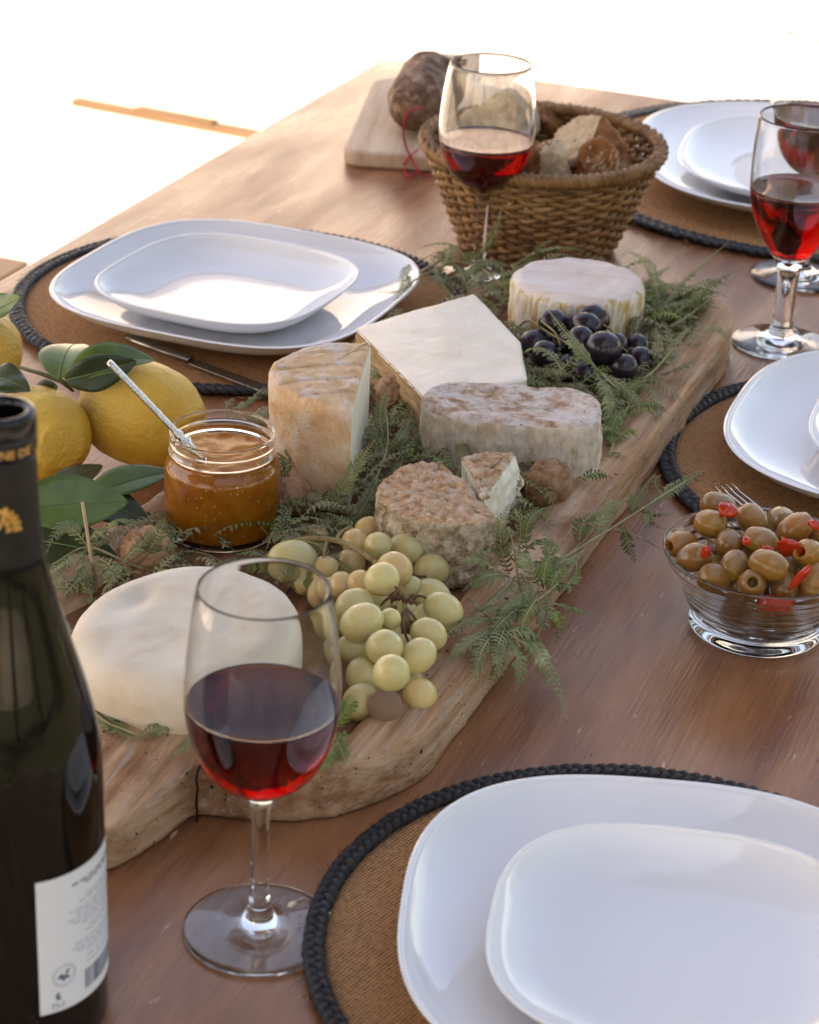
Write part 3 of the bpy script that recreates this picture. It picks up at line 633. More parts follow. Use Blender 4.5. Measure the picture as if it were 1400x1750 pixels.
def wine_glass(px, py, kind, level, label, rz=0, sc=1.0, wide=1.0):
    p = at(px, py); th = thing('wine_glass', label, 'glass', (p.x, p.y, TZ), rz, 'glasses of red wine'); th.scale = (sc*wide, sc*wide, sc)
    pr = GL[kind]; V, F = lathe(pr, 96, 4); fin('glass_body', V, F, M_glass, th)
    sp = spline([(r, z, 0) for r, z in pr], 4); k = max(range(len(sp)), key=lambda i: sp[i].y); inner = [(max(q.x, 0), q.y) for q in sp[k:]][::-1]
    w_ = [(r*1.006+.00008 if r > 1e-5 else 0, z-.0002) for r, z in inner if z < level]
    rl = next(r for (r, z) in inner if z >= level)
    w_ += [(rl*1.004, level-.0008), (rl*1.005, level+.0006), (rl-.0012, level-.0001), (rl-.003, level-.0004), (rl*.6, level-.0005), (rl*.2, level-.0005), (0, level-.0005)]
    V, F = lathe(w_, 96, 1); fin('wine', V, F, M_wine, th)
    return th
wine_glass(443, 1592, 'tall', .1375, 'glass of red wine standing nearest the camera beside the bottle')
wine_glass(818, 476, 'tall', .131, 'glass of red wine standing in front of the bread basket', .5, 1.0, 1.12)
wine_glass(1333, 588, 'short', .140, 'thick stemmed glass of red wine at the right beside the board', .3, 1.0, 1.14)
wine_glass(1366, 474, 'tall', .1345, 'glass of red wine furthest right, partly hidden behind the thick stemmed glass', .8, 1.15)

# ------------------------------------------------------------------ bottle
def bend(V, r, z0, a0):
    """plane (x right, y up) on to a cylinder of radius r; a0 angle of x = 0"""
    out = []
    for v in V:
        a_ = a0 + v[0]/r; rr_ = r + (v[2] if len(v) > 2 else 0); out.append((rr_*math.cos(a_), rr_*math.sin(a_), z0+v[1]))
    return out
def text_geo(s, size, extr=.0):
    cu = bpy.data.curves.new('t', 'FONT'); cu.body = s; cu.size = size; cu.resolution_u = 2
    ob = bpy.data.objects.new('t', cu); COL.objects.link(ob)
    dg = bpy.context.evaluated_depsgraph_get(); me = ob.evaluated_get(dg).to_mesh()
    V = [tuple(v.co) for v in me.vertices]; F = [tuple(pl.vertices) for pl in me.polygons]
    ob.evaluated_get(dg).to_mesh_clear(); bpy.data.objects.remove(ob); bpy.data.curves.remove(cu)
    w_ = max((v[0] for v in V), default=0); return V, F, w_
def grid_patch(x0, x1, y0, y1, nx=24, ny=1, th_=0):
    V = []; F = []
    for j in range(ny+1):
        for i in range(nx+1): V.append((x0+(x1-x0)*i/nx, y0+(y1-y0)*j/ny, th_))
    for j in range(ny):
        for i in range(nx): q = j*(nx+1)+i; F.append((q, q+1, q+nx+2, q+nx+1))
    return V, F
def bottle():
    p = at(42, 1724); th = thing('wine_bottle', 'dark wine bottle with grey gold-crested capsule and white back label', 'bottle', (p.x, p.y, TZ))
    RB = .0408
    prof = [(0,.012),(.02,.008),(.034,.0015),(.0385,.0),(.0402,.003),(RB,.010),(RB,.06),(RB,.12),(.0404,.142),(.0385,.158),(.0345,.175),(.0290,.193),(.0235,.211),(.0188,.228),(.0162,.243),(.0150,.258),(.0146,.272),(.0146,.284),(.0148,.2935)]
    def zs(q): return [(r, z if z < .12 else .12+(z-.12)*1.12) for r, z in q]
    V, F = lathe(zs(prof+[(.0147,.2955),(.0138,.2968),(.0118,.2968),(.0108,.2955),(.0100,.290),(.0095,.27),(.0093,.25),(0,.25)]), 96, 4); fin('bottle_glass', V, F, M_bottle, th)
    # foil capsule
    cp = [(.0176,.2345),(.0166,.2415),(.0157,.252),(.0154,.262),(.0153,.2765),(.01545,.2778),(.0147,.2788),(.0147,.2796)]
    V, F = lathe(zs(cp), 96, 2); o = fin('capsule', V, F, M_capsule, th); md = o.modifiers.new('t', 'SOLIDIFY'); md.thickness = .0003; md.offset = 1
    V, F = lathe(zs([(.0150,.2796),(.0160,.2812),(.0162,.2868),(.0158,.2884),(.0161,.2900),(.0162,.2948),(.0155,.2968),(.0138,.2976),(.0122,.2973),(.0114,.2962)]), 96, 3); ring_ = fin('capsule_lip', V, F, M_capsule_top, th)
    view = math.atan2(CAM.y-p.y, CAM.x-p.x)            # angle towards the camera
    V, F, w_ = text_geo('DOMAINE DE LA', .0056); V = [(v[0]*.95-w_*.95, v[1], .0001) for v in V]
    fin('gold_lettering', bend(V, .01628, .12+(.2822-.12)*1.12, view+R(78)), F, M_gold, ring_, smooth=False)
    # crest: wreath of scallops round a lion-like figure
    parts = []; seg = 22
    def blob(cx, cy, rx, ry, rot=0):
        V = [(cx, cy, .00022)]; c_, s_ = math.cos(rot), math.sin(rot)
        for i in range(14):
            a_ = 6.2832*i/14; x, y = rx*math.cos(a_), ry*math.sin(a_); V.append((cx+x*c_-y*s_, cy+x*s_+y*c_, .00012))
        parts.append((V, [(0, i+1, (i+1) % 14+1) for i in range(14)]))
    for sg in (1, -1):
        for i in range(9):
            a_ = R(62-15.5*i); blob(sg*.0098*math.cos(a_), .0098*1.02*math.sin(a_), .0024, .0014, a_*sg)
        for i in range(5):
            a_ = R(50-24*i); blob(sg*.0062*math.cos(a_), .0066*math.sin(a_), .0016, .0010, sg*(a_+.9))
    for x, y, rx, ry, ro in ((0,.004,.0022,.0026,0),(-.001,-.001,.0026,.0032,.3),(.0016,.0015,.0012,.003,-.7),(-.0024,-.004,.001,.0026,-.4),(.0018,-.0042,.001,.0026,.4),(0,.0092,.0036,.0014,0),(0,-.0092,.0044,.0013,0),(.0066,-.0102,.0017,.0012,.3),(-.0066,-.0102,.0017,.0012,-.3)): blob(x, y, rx, ry, ro)
    V, F = merge(parts); fin('gold_crest', bend(V, .0159, .12+(.2525-.12)*1.12, view+R(-14)), F, M_gold, th)
    # back label, starts facing the camera and wraps to the right
    a0 = view+R(10); LW, z0, z1 = .074, .027, .102
    ol = resample(round_poly([(0,0),(LW,0),(LW,z1-z0),(0,z1-z0)], .002, 4), 160); V, F = [], []
    nx, ny = 40, 24; V, F = grid_patch(0, LW, 0, z1-z0, nx, ny, .00025)
    lab = fin('label', bend(V, RB, z0, a0), F, M_label, th)
    rnd = random.Random(3); H = z1-z0
    def ink(parts, m, nm):
        V, F = merge(parts); fin(nm, bend(V, RB, z0, a0), F, m, lab, smooth=False)
    dash = lambda x0, x1, y, hh: grid_patch(x0, x1, y-hh/2, y+hh/2, max(2, int((x1-x0)/.002)), 1, .0004)
    pr = []
    for y in (H-.0075, H-.0095):
        x = .018 if y > H-.008 else .026
        while x < LW-.02: l = rnd.uniform(.003, .006); pr.append(dash(x, x+l, y, .0011)); x += l+.0012
    ink(pr, M_ink, 'printed_heading')
    pr = []; rows = [(.026,.0165),(.022,.0185),(.016,.022),(.02,.0243),(.015,.0266),(.018,.0289),(.023,.0312),(.028,.0345),(.026,.0368),(.019,.041),(.017,.0432),(.02,.0454),(.026,.0477),(.026,.0512),(.026,.0545)]
    for x0, dy in rows:
        x = x0
        while x < LW-.012-(x0-.015): l = rnd.uniform(.002, .0055); pr.append(dash(x, x+l, H-dy, .0008)); x += l+.001
    ink(pr, M_inkpale, 'printed_text')
    pr = []; x = .0245
    while x < .053: wd = rnd.choice((.0004,.0007,.0012)); pr.append(grid_patch(x, x+wd, .0055, .0165, 1, 1, .0004)); x += wd+rnd.choice((.0005,.0008,.001))
    ink(pr, M_ink, 'barcode')
    pr = []
    for rr_, wd in ((.0062,.0004),(.0053,.0003)):
        V = []; F = []
        for i in range(40):
            a_ = 6.2832*i/40
            for q in (rr_, rr_-wd): V.append((.0125+q*math.cos(a_), .0195+q*math.sin(a_), .0004))
        for i in range(40): j = (i+1) % 40; F.append((2*i, 2*j, 2*j+1, 2*i+1))
        pr.append((V, F))
    ink(pr, M_inkpale, 'recycling_ring')
    parts.clear()
    for x, y, rx, ry, ro in ((.0105,.0195,.0016,.0011,.6),(.0135,.0185,.0019,.0009,-.5),(.014,.0212,.0007,.0018,-.5),(.0118,.0178,.0009,.0014,.2)): blob(x, y, rx, ry, ro)
    ink([([(v[0], v[1], .00045) for v in V], F) for V, F in parts], M_ink, 'recycling_figure')
    parts.clear()
    for x, y, rx, ry, ro in ((.0085,.0088,.0008,.0018,0),(.0095,.0075,.0013,.0007,.8),(.0092,.0101,.0007,.0007,0)): blob(x, y, rx, ry, ro)
    V, F, w_ = text_geo('75cl', .0042); parts.append(([(v[0]+.0052, v[1]+.0022, .0004) for v in V], F))
    ink([([(v[0], v[1], .00045) for v in V], F) for V, F in parts], M_ink, 'volume_mark')
bottle()

# ------------------------------------------------------------------ jam jar and spoon
p = at(380, 906, BT); JP = Vector((p.x, p.y, TZ+BT))
th = thing('jam_jar', 'open glass jar of amber fig jam standing among the cheeses', 'jar', JP)
jpr = [(0,.003),(.02,.0022),(.0335,.0006),(.0372,.003),(.0385,.008),(.0386,.025),(.0386,.044),(.0378,.050),(.0350,.0545),(.0342,.0565),(.0346,.0585),(.0358,.0600),(.0350,.0618),(.0342,.0635),(.0345,.0655),(.0352,.0668),(.0350,.0690),(.0349,.0715),(.0352,.0728),(.0346,.0738),(.0337,.0732),(.0334,.0715),(.0334,.066),(.0334,.058),(.0340,.0535),(.0362,.0485),(.0366,.044),(.0366,.025),(.0366,.010),(.0345,.006),(.02,.0048),(0,.0048)]
V, F = lathe(jpr, 96, 3); fin('jar_glass', V, F, M_glass, th)
jl = .0575
pr = [(0,.0048),(.02,.0048),(.0346,.0061),(.0367,.010),(.0367,.025),(.0367,.044),(.0363,.0485),(.0341,.0535),(.0337,jl-.001),(.0330,jl),(.028,jl-.0004),(.02,jl),(.01,jl),(0,jl)]
V, F = lathe(pr, 96, 3); V = [v + Vector((0,0, (.0022*fbm(v, 70, 3)) if v.z > jl-.002 and math.hypot(v.x, v.y) < .031 else 0)) for v in V]
fin('jam', V, F, M_jam, th)
A, B = at(186, 618, .150), at(340, 778, .088)
d = (B-A).normalized(); L = (B-A).length
th = thing('spoon', 'slim engraved silver spoon leaning in the open jam jar', 'spoon', A)
side = d.cross(Vector((0,0,1))).normalized()
ln_ = L*1.06
pts = [d*(ln_*i/40) for i in range(41)]
def sw(t):
    if t < .02: return .0028
    if t < .72: return .0036-.0006*t
    if t < .76: return .0046
    if t < .80: return .0036
    return .0044*(1-(t-.80)/.2)+.0022
V, F, _ = tube(pts[:33], [sw(i/40) for i in range(33)], 10, flat=.6, up=Vector((0,0,1))); fin('handle', V, F, M_silver_old, th)
V, F, _ = tube([pts[i] for i in range(32, 41)], [sw(i/40) for i in range(32, 41)], 10, flat=.55, up=Vector((0,0,1))); fin('neck', V, F, M_silver, th)
bl = [d*(ln_+.034*i/12) + Vector((0,0,-.003*math.sin(i/12*3.14))) for i in range(13)]
V, F, _ = tube(bl, [max(.0004, .0085*math.sin(math.pi*min(1, (i+1.2)/13))**.7) for i in range(13)], 12, flat=.22, up=Vector((0,0,1))); fin('bowl', V, F, M_silver, th)

# ------------------------------------------------------------------ lemons and leaves
def lemon(px, py, h, length, r, axis, label):
    p = at(px, py, h)
    prof = []; n = 44
    for i in range(n+1):
        t = i/n; x = -1+2*t
        rr_ = math.sqrt(max(0, 1-abs(x)**2.3))*.97
        tipb = .16*math.exp(-((1-x)/.10)**2)+.07*math.exp(-((1+x)/.08)**2)
        prof.append((max(0, rr_*r + (tipb*r if 0 < i < n else 0)*(1 if abs(x) < .995 else .3)), x*length/2*(1+.0*t)))
    prof[0] = (0, prof[0][1]); prof[-1] = (0, prof[-1][1]+.002)
    V, F = lathe(prof, 72, 1)
    sd_ = px*.13
    V = roughen(V, F, lambda c, n: .0016*fbm(c+Vector((sd_,0,0)), 22, 2)+.0005*fbm(c+Vector((sd_,0,0)), 120, 2))
    o = fin('lemon', V, F, M_lemon, loc=p); o.rotation_euler = Vector(axis).to_track_quat('Z', 'Y').to_euler()
    return tag(o, label, 'lemon', 'lemons')
def camvec(x, y, z): return RT*x + UP*y - FW*z
lemon(243, 706, .043, .094, .0405, camvec(.86, -.30, .25), 'large yellow lemon lying behind the jam jar and spoon')
lemon(68, 742, .036, .082, .0355, camvec(.55, -.25, .8), 'yellow lemon lying just behind the bottle neck')
lemon(-36, 612, .034, .074, .031, camvec(.5, .6, -.4), 'lemon cut off at the left edge behind the leaves')

def leaf(th, base, tip, width, nrm, m, curl=.0, fold=.25, droop=.0, wob=.0, name='leaf'):
    """blade from base to tip; nrm = side it faces"""
    B, T = base-th.location, tip-th.location; d = T-B; L = d.length; d.normalize()
    nn = (nrm-d*nrm.dot(d)).normalized(); s = d.cross(nn)
    V = []; F = []; nl, nw = 22, 8
    for i in range(nl+1):
        t = i/nl; wd = width*(math.sin(math.pi*t**.85)**.8)*(1-.12*t)+.0003
        c = B + d*(L*t) + nn*(droop*L*(4*t*(1-t)) - curl*L*t*t)
        for j in range(nw+1):
            x = -1+2*j/nw; e = wd*x
            z = abs(x)*fold*wd - .35*fold*wd*x*x + wob*wd*math.sin(t*11+x*3)*abs(x)
            V.append(c + s*e + nn*z)
    for i in range(nl):
        for j in range(nw): q = i*(nw+1)+j; F.append((q, q+1, q+nw+2, q+nw+1))
    o = fin(name, V, F, m, th); md = o.modifiers.new('t', 'SOLIDIFY'); md.thickness = .0005
    ri = [B + d*(L*t) + nn*(droop*L*(4*t*(1-t)) - curl*L*t*t + .0003) for t in [k/16 for k in range(17)]]
    V, F, _ = tube(ri, [.0007*(1-.8*k/16) for k in range(17)], 5); fin('midrib', V, F, M_vein, o)
    return o
toC = (CAM-at(150, 700, .05)).normalized()
nd = at(106, 652, .075)
th = thing('lemon_sprig', 'lemon leaf sprig with four leaves lying over the lemons', 'leaves', nd)
leaf(th, at(100, 648, .077), at(128, 575, .088), .0195, toC+Vector((-.3,0,.9)), M_leaf_pale, curl=.12, fold=.2, droop=.10)
leaf(th, at(112, 646, .078), at(264, 606, .09), .0150, toC+Vector((.2,.0,1.6)), M_leaf, curl=.1, fold=.35, droop=.14)
leaf(th, at(110, 650, .08), at(234, 618, .093), .0135, toC*1.4+Vector((0,-.5,-.3)), M_leaf_dark, curl=.04, fold=.25, droop=.05, wob=.1)
leaf(th, at(98, 660, .07), at(48, 690, .05), .010, toC+Vector((0,0,.5)), M_leaf_dark, fold=.3)
V, F, _ = tube([p_-nd for p_ in (at(35, 628, .07), at(70, 638, .074), at(106, 652, .076), at(125, 668, .066))], [.0014,.0016,.0018,.0012], 6); fin('twig', V, F, M_twig, th)
nd = at(-5, 640, .07)
th = thing('lemon_leaf_pair', 'dark lemon leaves at the left edge above the bottle', 'leaves', nd)
leaf(th, at(-30, 640, .07), at(52, 668, .072), .0135, toC+Vector((0,0,.8)), M_leaf_dark, fold=.2, wob=.15, droop=.06)
leaf(th, at(-45, 545, .06), at(44, 512, .085), .0125, toC+Vector((0,.3,.3)), M_leaf_pale, fold=.45, curl=-.1, wob=.2)
nd = at(110, 870, .045)
th = thing('lemon_leaf_cluster', 'cluster of long green lemon leaves between the bottle neck and jam jar', 'leaves', nd)
leaf(th, at(30, 868, .062), at(221, 855, .06), .0205, toC+Vector((0,0,.6)), M_leaf, fold=.22, curl=.03, droop=.03)
leaf(th, at(150, 848, .05), at(296, 806, .052), .0125, toC+Vector((0,.2,1.2)), M_leaf, fold=.3, droop=.06)
leaf(th, at(120, 850, .045), at(262, 902, .034), .0165, toC*.6+Vector((.2,0,1.2)), M_leaf_dark, fold=.12, droop=.1)
leaf(th, at(40, 920, .04), at(200, 952, .036), .019, toC+Vector((0,0,.6)), M_leaf_dark, fold=.15, droop=.05)
leaf(th, at(90, 830, .045), at(175, 795, .03), .009, toC+Vector((0,0,.6)), M_leaf_dark, fold=.2)
V, F, _ = tube([p_-nd for p_ in (at(20, 872, .058), at(90, 862, .05), at(150, 850, .048))], [.0012,.0014,.0012], 6); fin('twig', V, F, M_twig, th)

# ------------------------------------------------------------------ grapes
def grape_mesh(nm, m, seed, el=1.1, wr=0):
    V, F = lathe([(math.sin(math.pi*i/24), -math.cos(math.pi*i/24)*el) for i in range(25)], 36, 1)
    V = roughen(V, F, lambda c, n: .03*fbm(c+Vector((seed*3.1,0,0)), .9, 2) + (wr*fbm(c, 3.5, 3) if wr else 0))
    o = fin(nm, V, F, m); me = o.data; bpy.data.objects.remove(o); return me
GM = {'g': [grape_mesh('grape', M_ggrape, i, 1.03+.05*i) for i in range(4)], 'o': [grape_mesh('grape', M_ogrape, 9+i, 1.05+.05*i) for i in range(3)],
      'p': [grape_mesh('grape', M_pgrape, 20, 1.0, .05)], 'b': [grape_mesh('grape', M_bgrape, 30+i, 1.02+.05*i) for i in range(3)]}
def grape(th, px, py, rpx, h, kind, rnd, ax=None):
    p = at(px, py, h); dpt = (p-CAM).dot(FW); r = rpx*dpt/FPX
    o = bpy.data.objects.new('grape', rnd.choice(GM[kind])); COL.objects.link(o); o.parent = th; o.location = p-th.location
    o.scale = (r, r, r*rnd.uniform(.98, 1.06)); a_ = ax or (rnd.uniform(-1,1), rnd.uniform(-1,1), rnd.uniform(-.6,.6))
    o.rotation_euler = Vector(a_).to_track_quat('Z', 'Y').to_euler(); return p
rnd = random.Random(11)
gc = at(660, 1080, BT); gc.z = TZ+BT
th = thing('green_grape_bunch', 'bunch of pale green grapes in front of the goat cheese', 'grapes', gc)
GG = [(500,958,36,.048,'g'),(556,971,22,.046,'o'),(538,920,25,.038,'o'),(607,927,23,.05,'o'),(631,905,23,.046,'o'),(646,933,24,.058,'g'),(694,938,29,.052,'g'),(674,973,31,.062,'o'),(653,990,29,.07,'g'),(738,973,30,.042,'g'),
 (584,1000,23,.046,'o'),(617,998,24,.05,'o'),(607,1037,32,.056,'g'),(618,1063,32,.066,'g'),(667,1058,19,.064,'g'),(738,1020,31,.044,'g'),(757,1044,32,.052,'g'),(733,1084,28,.058,'g'),(657,1107,32,.062,'g'),(716,1120,29,.056,'g'),(669,1150,32,.066,'g'),
 (609,1108,27,.048,'g'),(623,1157,31,.044,'g'),(616,1200,31,.038,'g'),(658,1207,30,.042,'p'),(717,1189,30,.039,'o'),(600,962,25,.040,'o'),(526,990,21,.038,'o'),(700,1003,20,.05,'g'),(728,1058,27,.046,'g'),(700,1165,24,.038,'g'),
 (640,1030,26,.046,'g'),(690,1050,25,.040,'g'),(660,1080,26,.042,'g'),(690,1110,26,.042,'g'),(560,1010,24,.038,'o'),(585,1060,26,.042,'g'),(650,1170,26,.04,'g')]
for q in GG: grape(th, *q, rnd)
def stem(pp, r, m=M_gstem, n=6): 
    P = spline([at(*q)-th.location for q in pp], 4); V, F, _ = tube(P, [r*(1-.35*i/len(P)) for i in range(len(P))], n); return fin('stem', V, F, m, th)
stem([(425,975,.036),(470,945,.048),(510,925,.056),(560,922,.06),(600,933,.06),(640,960,.06)], .0026)
stem([(575,925,.06),(582,910,.062),(598,902,.06)], .0014); stem([(640,960,.06),(690,1010,.058),(692,1040,.06),(705,1070,.058)], .0019)
for pp in ([(690,1020,.06),(665,1022,.064),(650,1035,.06)], [(692,1030,.06),(715,1018,.064),(735,1025,.056)], [(695,1040,.062),(708,1055,.064),(720,1075,.058)], [(690,1045,.062),(690,1075,.062),(700,1100,.054)], [(672,1018,.068),(680,1008,.07),(672,1000,.066)],
           [(700,980,.056),(715,985,.052),(728,985,.048)], [(560,922,.06),(555,940,.058),(552,958,.052)], [(520,925,.058),(545,932,.058),(558,950,.054)]): stem(pp, .0011, M_dstem if pp[0][0] > 660 else M_gstem, 5)
rk = random.Random(4)
for k in range(9):
    x, y = rk.uniform(672, 712), rk.uniform(1015, 1075); V, F = lathe([(0,-.0012),(.0018,-.0006),(.0021,.0004),(.0012,.0012),(0,.0013)], 8, 1)
    o = fin('dried_pedicel', xf(V, Matrix.Translation(at(x, y, .062)-th.location) @ Euler((rk.uniform(0,3), rk.uniform(0,3), 0)).to_matrix().to_4x4()), F, M_dstem, th)
bc = at(1000, 600, BT); bc.z = TZ+BT
th = thing('black_grape_bunch', 'small bunch of black grapes in front of the bloomy round cheese', 'grapes', bc)
for q in [(946,552,23,.06,'b'),(1014,546,25,.062,'b'),(1002,557,22,.064,'b'),(993,579,21,.062,'b'),(1032,595,28,.062,'b'),(1066,629,23,.05,'b'),(1093,616,23,.044,'b'),(1089,591,19,.046,'b'),(914,589,25,.046,'b'),(932,605,22,.05,'b'),(971,629,23,.042,'b'),(1000,643,25,.04,'b'),(1024,650,23,.038,'b'),
          (975,557,19,.055,'b'),(960,590,24,.045,'b'),(1000,610,25,.046,'b'),(1050,590,22,.05,'b'),(985,560,20,.045,'b'),(1040,630,22,.042,'b')]: grape(th, q[0], q[1], q[2]*1.06, q[3]+.003, q[4], rnd)
stem([(885,560,.05),(905,548,.058),(940,570,.062),(985,590,.062),(1030,570,.066),(1060,590,.058)], .0011); stem([(1030,555,.068),(1045,565,.066),(1062,592,.056),(1078,605,.052)], .001)
stem([(925,548,.066),(950,570,.068),(957,590,.062)], .0009)

# ------------------------------------------------------------------ walnuts
def walnut(px, py, h, rpx, axis, label, seed):
    p = at(px, py, h); r = rpx*((p-CAM).dot(FW))/FPX
    V, F = lathe([(math.sin(math.pi*i/40)*(1-.06*math.cos(math.pi*i/40)), -math.cos(math.pi*i/40)*1.12) for i in range(41)], 72, 1)
    def f(c, n):
        a_ = math.atan2(c.y, c.x); seam = .085*math.exp(-(math.sin(a_)/.10)**2)
        q = Vector((c.x*2.6, c.y*2.6, c.z*1.2))+Vector((seed*5,0,0)); rd = 1-abs(mn.noise(q))*2.4
        return seam*max(0, 1-abs(c.z)/1.2) - .16*max(0, rd-.35) + .035*fbm(q, 2.5, 2)
    V = roughen(V, F, f); V = [v*r for v in V]
    o = fin('walnut', V, F, M_walnut, loc=p); o.rotation_euler = axis; return tag(o, label, 'walnut', 'walnuts in their shells')
walnut(936, 827, BT+.020, 41, (R(20), R(25), R(70)), 'brown walnut between the goat cheese slice and the oblong cheese', 1)
walnut(676, 672, BT+.022, 36, (R(80), R(15), R(35)), 'walnut between the half wheel and the pale cheese slab', 2)
walnut(788, 660, BT+.024, 37, (R(70), R(10), R(80)), 'walnut mostly hidden behind the oblong cheese', 3)
walnut(252, 945, BT+.018, 47, (R(60), R(30), R(10)), 'reddish walnut behind the white cheese wheel and left of the jar', 4)
walnut(500, 848, BT+.016, 34, (R(75), R(0), R(120)), 'walnut tucked between the jam jar and the half wheel', 5)

# ------------------------------------------------------------------ ferns
def pinna(P3, leaf_mm, rnd, npair=None, roll=0.0, thin=1.0, curl=.5):
    """one fern pinna along three points: rachis and paired leaflets; returns (verts, faces) in world space"""
    p0, p1, p2 = P3; c = p1*2-(p0+p2)*.5; parts = []
    L = (p1-p0).length+(p2-p1).length; npair = npair or max(7, int(L/.0028))
    pt = lambda t: p0*(1-t)**2 + c*(2*t*(1-t)) + p2*t*t
    tg = lambda t: ((c-p0)*(1-t)+(p2-c)*t).normalized()
    parts.append(tube([pt(i/10) for i in range(11)], [.00065*(1-.7*i/10) for i in range(11)], 4)[:2])
    V, F = [], []
    for k in range(npair):
        t = (k+.6)/npair; P, T = pt(t), tg(t)
        up = Vector((0,0,1)) if abs(T.z) < .8 else -FW
        sd_ = T.cross(up).normalized(); n = sd_.cross(T).normalized()
        ca, sa = math.cos(roll), math.sin(roll); sd_, n = sd_*ca+n*sa, n*ca-sd_*sa
        lm = leaf_mm*.001*min(1, .45+2.2*t)*(1-t**2.2*.88)
        for sg in (1, -1):
            l = lm*rnd.uniform(.75, 1.12); an = R(rnd.uniform(22, 44)); dr = sd_*sg*math.cos(an)+T*math.sin(an)
            wd = T*(l*.185*thin); cu = n*(-l*curl*rnd.uniform(.2, 1.1)); lift = n*(l*.12)
            b = len(V); m1 = P+dr*l*.45+lift; m2 = P+dr*l*.8+lift*.6+cu*.35; tp = P+dr*l*.98+cu
            V += [P-wd*.5, P+wd*.5, m1-wd*1.1, m1+wd*1.1, m1-n*l*.05, m2-wd*.8, m2+wd*.8, tp]
            F += [(b,b+4,b+2),(b,b+1,b+4),(b+1,b+3,b+4),(b+2,b+4,b+5),(b+4,b+6,b+5),(b+4,b+3,b+6),(b+5,b+6,b+7)]
    parts.append((V, F)); return merge(parts)
def clampz(V):
    out = []
    for v in V:
        x, y = v.x-BC.x, v.y-BC.y
        zmin = TZ+.0015
        if abs(x) < .148 and -.43 < y < .45: zmin = TZ+(.0275 if abs(x) < .112 and -.37 < y < .41 else .0385)
        w_ = v.copy(); w_.z = max(w_.z, zmin + .0008); out.append(w_)
    return out
def sprig(label, m, pins, stems=(), seed=0, leaf_mm=8, group='fern sprigs on the board'):
    rnd = random.Random(seed+100); o0 = at(*pins[0][0]); o0.z = TZ+BT
    th = thing('fern_sprig', label, 'fern', o0, 0, group)
    for q in pins:
        P3 = [at(*q[i]) for i in range(3)]; lm = q[3] if len(q) > 3 else leaf_mm; ro = q[4] if len(q) > 4 else rnd.uniform(-.5, .5)
        V, F = pinna(P3, lm, rnd, roll=ro, curl=rnd.uniform(.3, .8)); V = [v-o0 for v in clampz(V)]
        o = fin('pinna', V, F, [m, M_fstem], th, smooth=False)
        for pl in o.data.polygons[:48]: pl.material_index = 1
    for s_ in stems:
        P = [p_-o0 for p_ in clampz(spline([at(*q) for q in s_], 5))]; V, F, _ = tube(P, [.0011*(1-.6*i/len(P)) for i in range(len(P))], 5); fin('stem', V, F, M_fstem, th)
    return th
sprig('fern sprig rising beside the stem of the back wine glass', M_fern, [((800,450,.045),(838,410,.075),(858,352,.105),7),((800,452,.045),(770,418,.06),(718,424,.05),7),((790,480,.04),(830,450,.05),(885,460,.04),8),((810,470,.04),(850,500,.045),(880,540,.035),8),((775,450,.045),(790,475,.04),(785,520,.035),8),
      ((745,450,.045),(760,490,.04),(800,525,.036),6)], [[(905,550,.035),(850,480,.045),(800,450,.046),(720,445,.03)]], 1)
sprig('thin fern tip lying on the edge of the left plate', M_fern, [((695,470,.04),(690,492,.042),(672,515,.038),8),((700,452,.05),(690,470,.052),(682,500,.05),7),((705,485,.04),(680,505,.036),(648,498,.04),6)], [[(760,455,.04),(715,475,.04),(690,495,.04)]], 2)
sprig('short fern sprig between the basket and the bloomy round cheese', M_fern, [((880,455,.05),(940,425,.07),(1005,432,.06),8),((900,450,.05),(925,420,.075),(945,412,.08),7)], [], 3)
sprig('feathery fern sprig behind the bloomy round cheese with tips over the bare table', M_fern, [((1125,520,.05),(1110,455,.07),(1068,430,.07),7),((1130,530,.05),(1180,470,.07),(1245,415,.09),8),((1150,540,.05),(1210,490,.065),(1278,450,.08),7),((1100,520,.045),(1140,490,.06),(1190,495,.06),8),((1110,540,.045),(1150,520,.055),(1230,505,.06),8),((1095,500,.05),(1120,470,.06),(1150,455,.065),7),
      ((1110,560,.04),(1150,555,.05),(1200,520,.06),7),((1115,575,.04),(1160,570,.045),(1215,560,.05),7)], [[(1080,570,.035),(1120,530,.045),(1160,500,.06),(1200,480,.07)]], 4)
sprig('dry pale fern sprig curling along the far right rim of the board', M_fern_dry, [((1120,640,.042),(1150,590,.06),(1175,562,.065),8),((1130,640,.042),(1170,625,.05),(1205,600,.05),7),((1180,590,.05),(1225,562,.06),(1255,605,.045),7),((1100,640,.042),(1140,660,.045),(1170,690,.04),7),((1110,620,.045),(1125,590,.055),(1120,560,.06),7),((1090,600,.05),(1130,610,.055),(1165,640,.045),8),((1100,650,.045),(1125,690,.045),(1120,725,.04),7)],
      [[(1060,660,.04),(1110,640,.05),(1155,590,.06),(1180,560,.065)]], 5)
sprig('fern sprig lying across the black grapes', M_fern, [((1030,640,.062),(985,590,.084),(936,528,.086),9),((960,632,.07),(925,596,.075),(886,612,.06),9),((1020,640,.06),(1040,680,.058),(1035,735,.045),9),((1030,638,.062),(1075,670,.056),(1098,708,.045),8),((960,640,.062),(930,632,.06),(900,640,.05),7),((955,640,.06),(975,615,.068),(985,612,.07),6)], [[(1080,690,.045),(1050,660,.058),(1025,636,.064),(990,600,.08)]], 6)
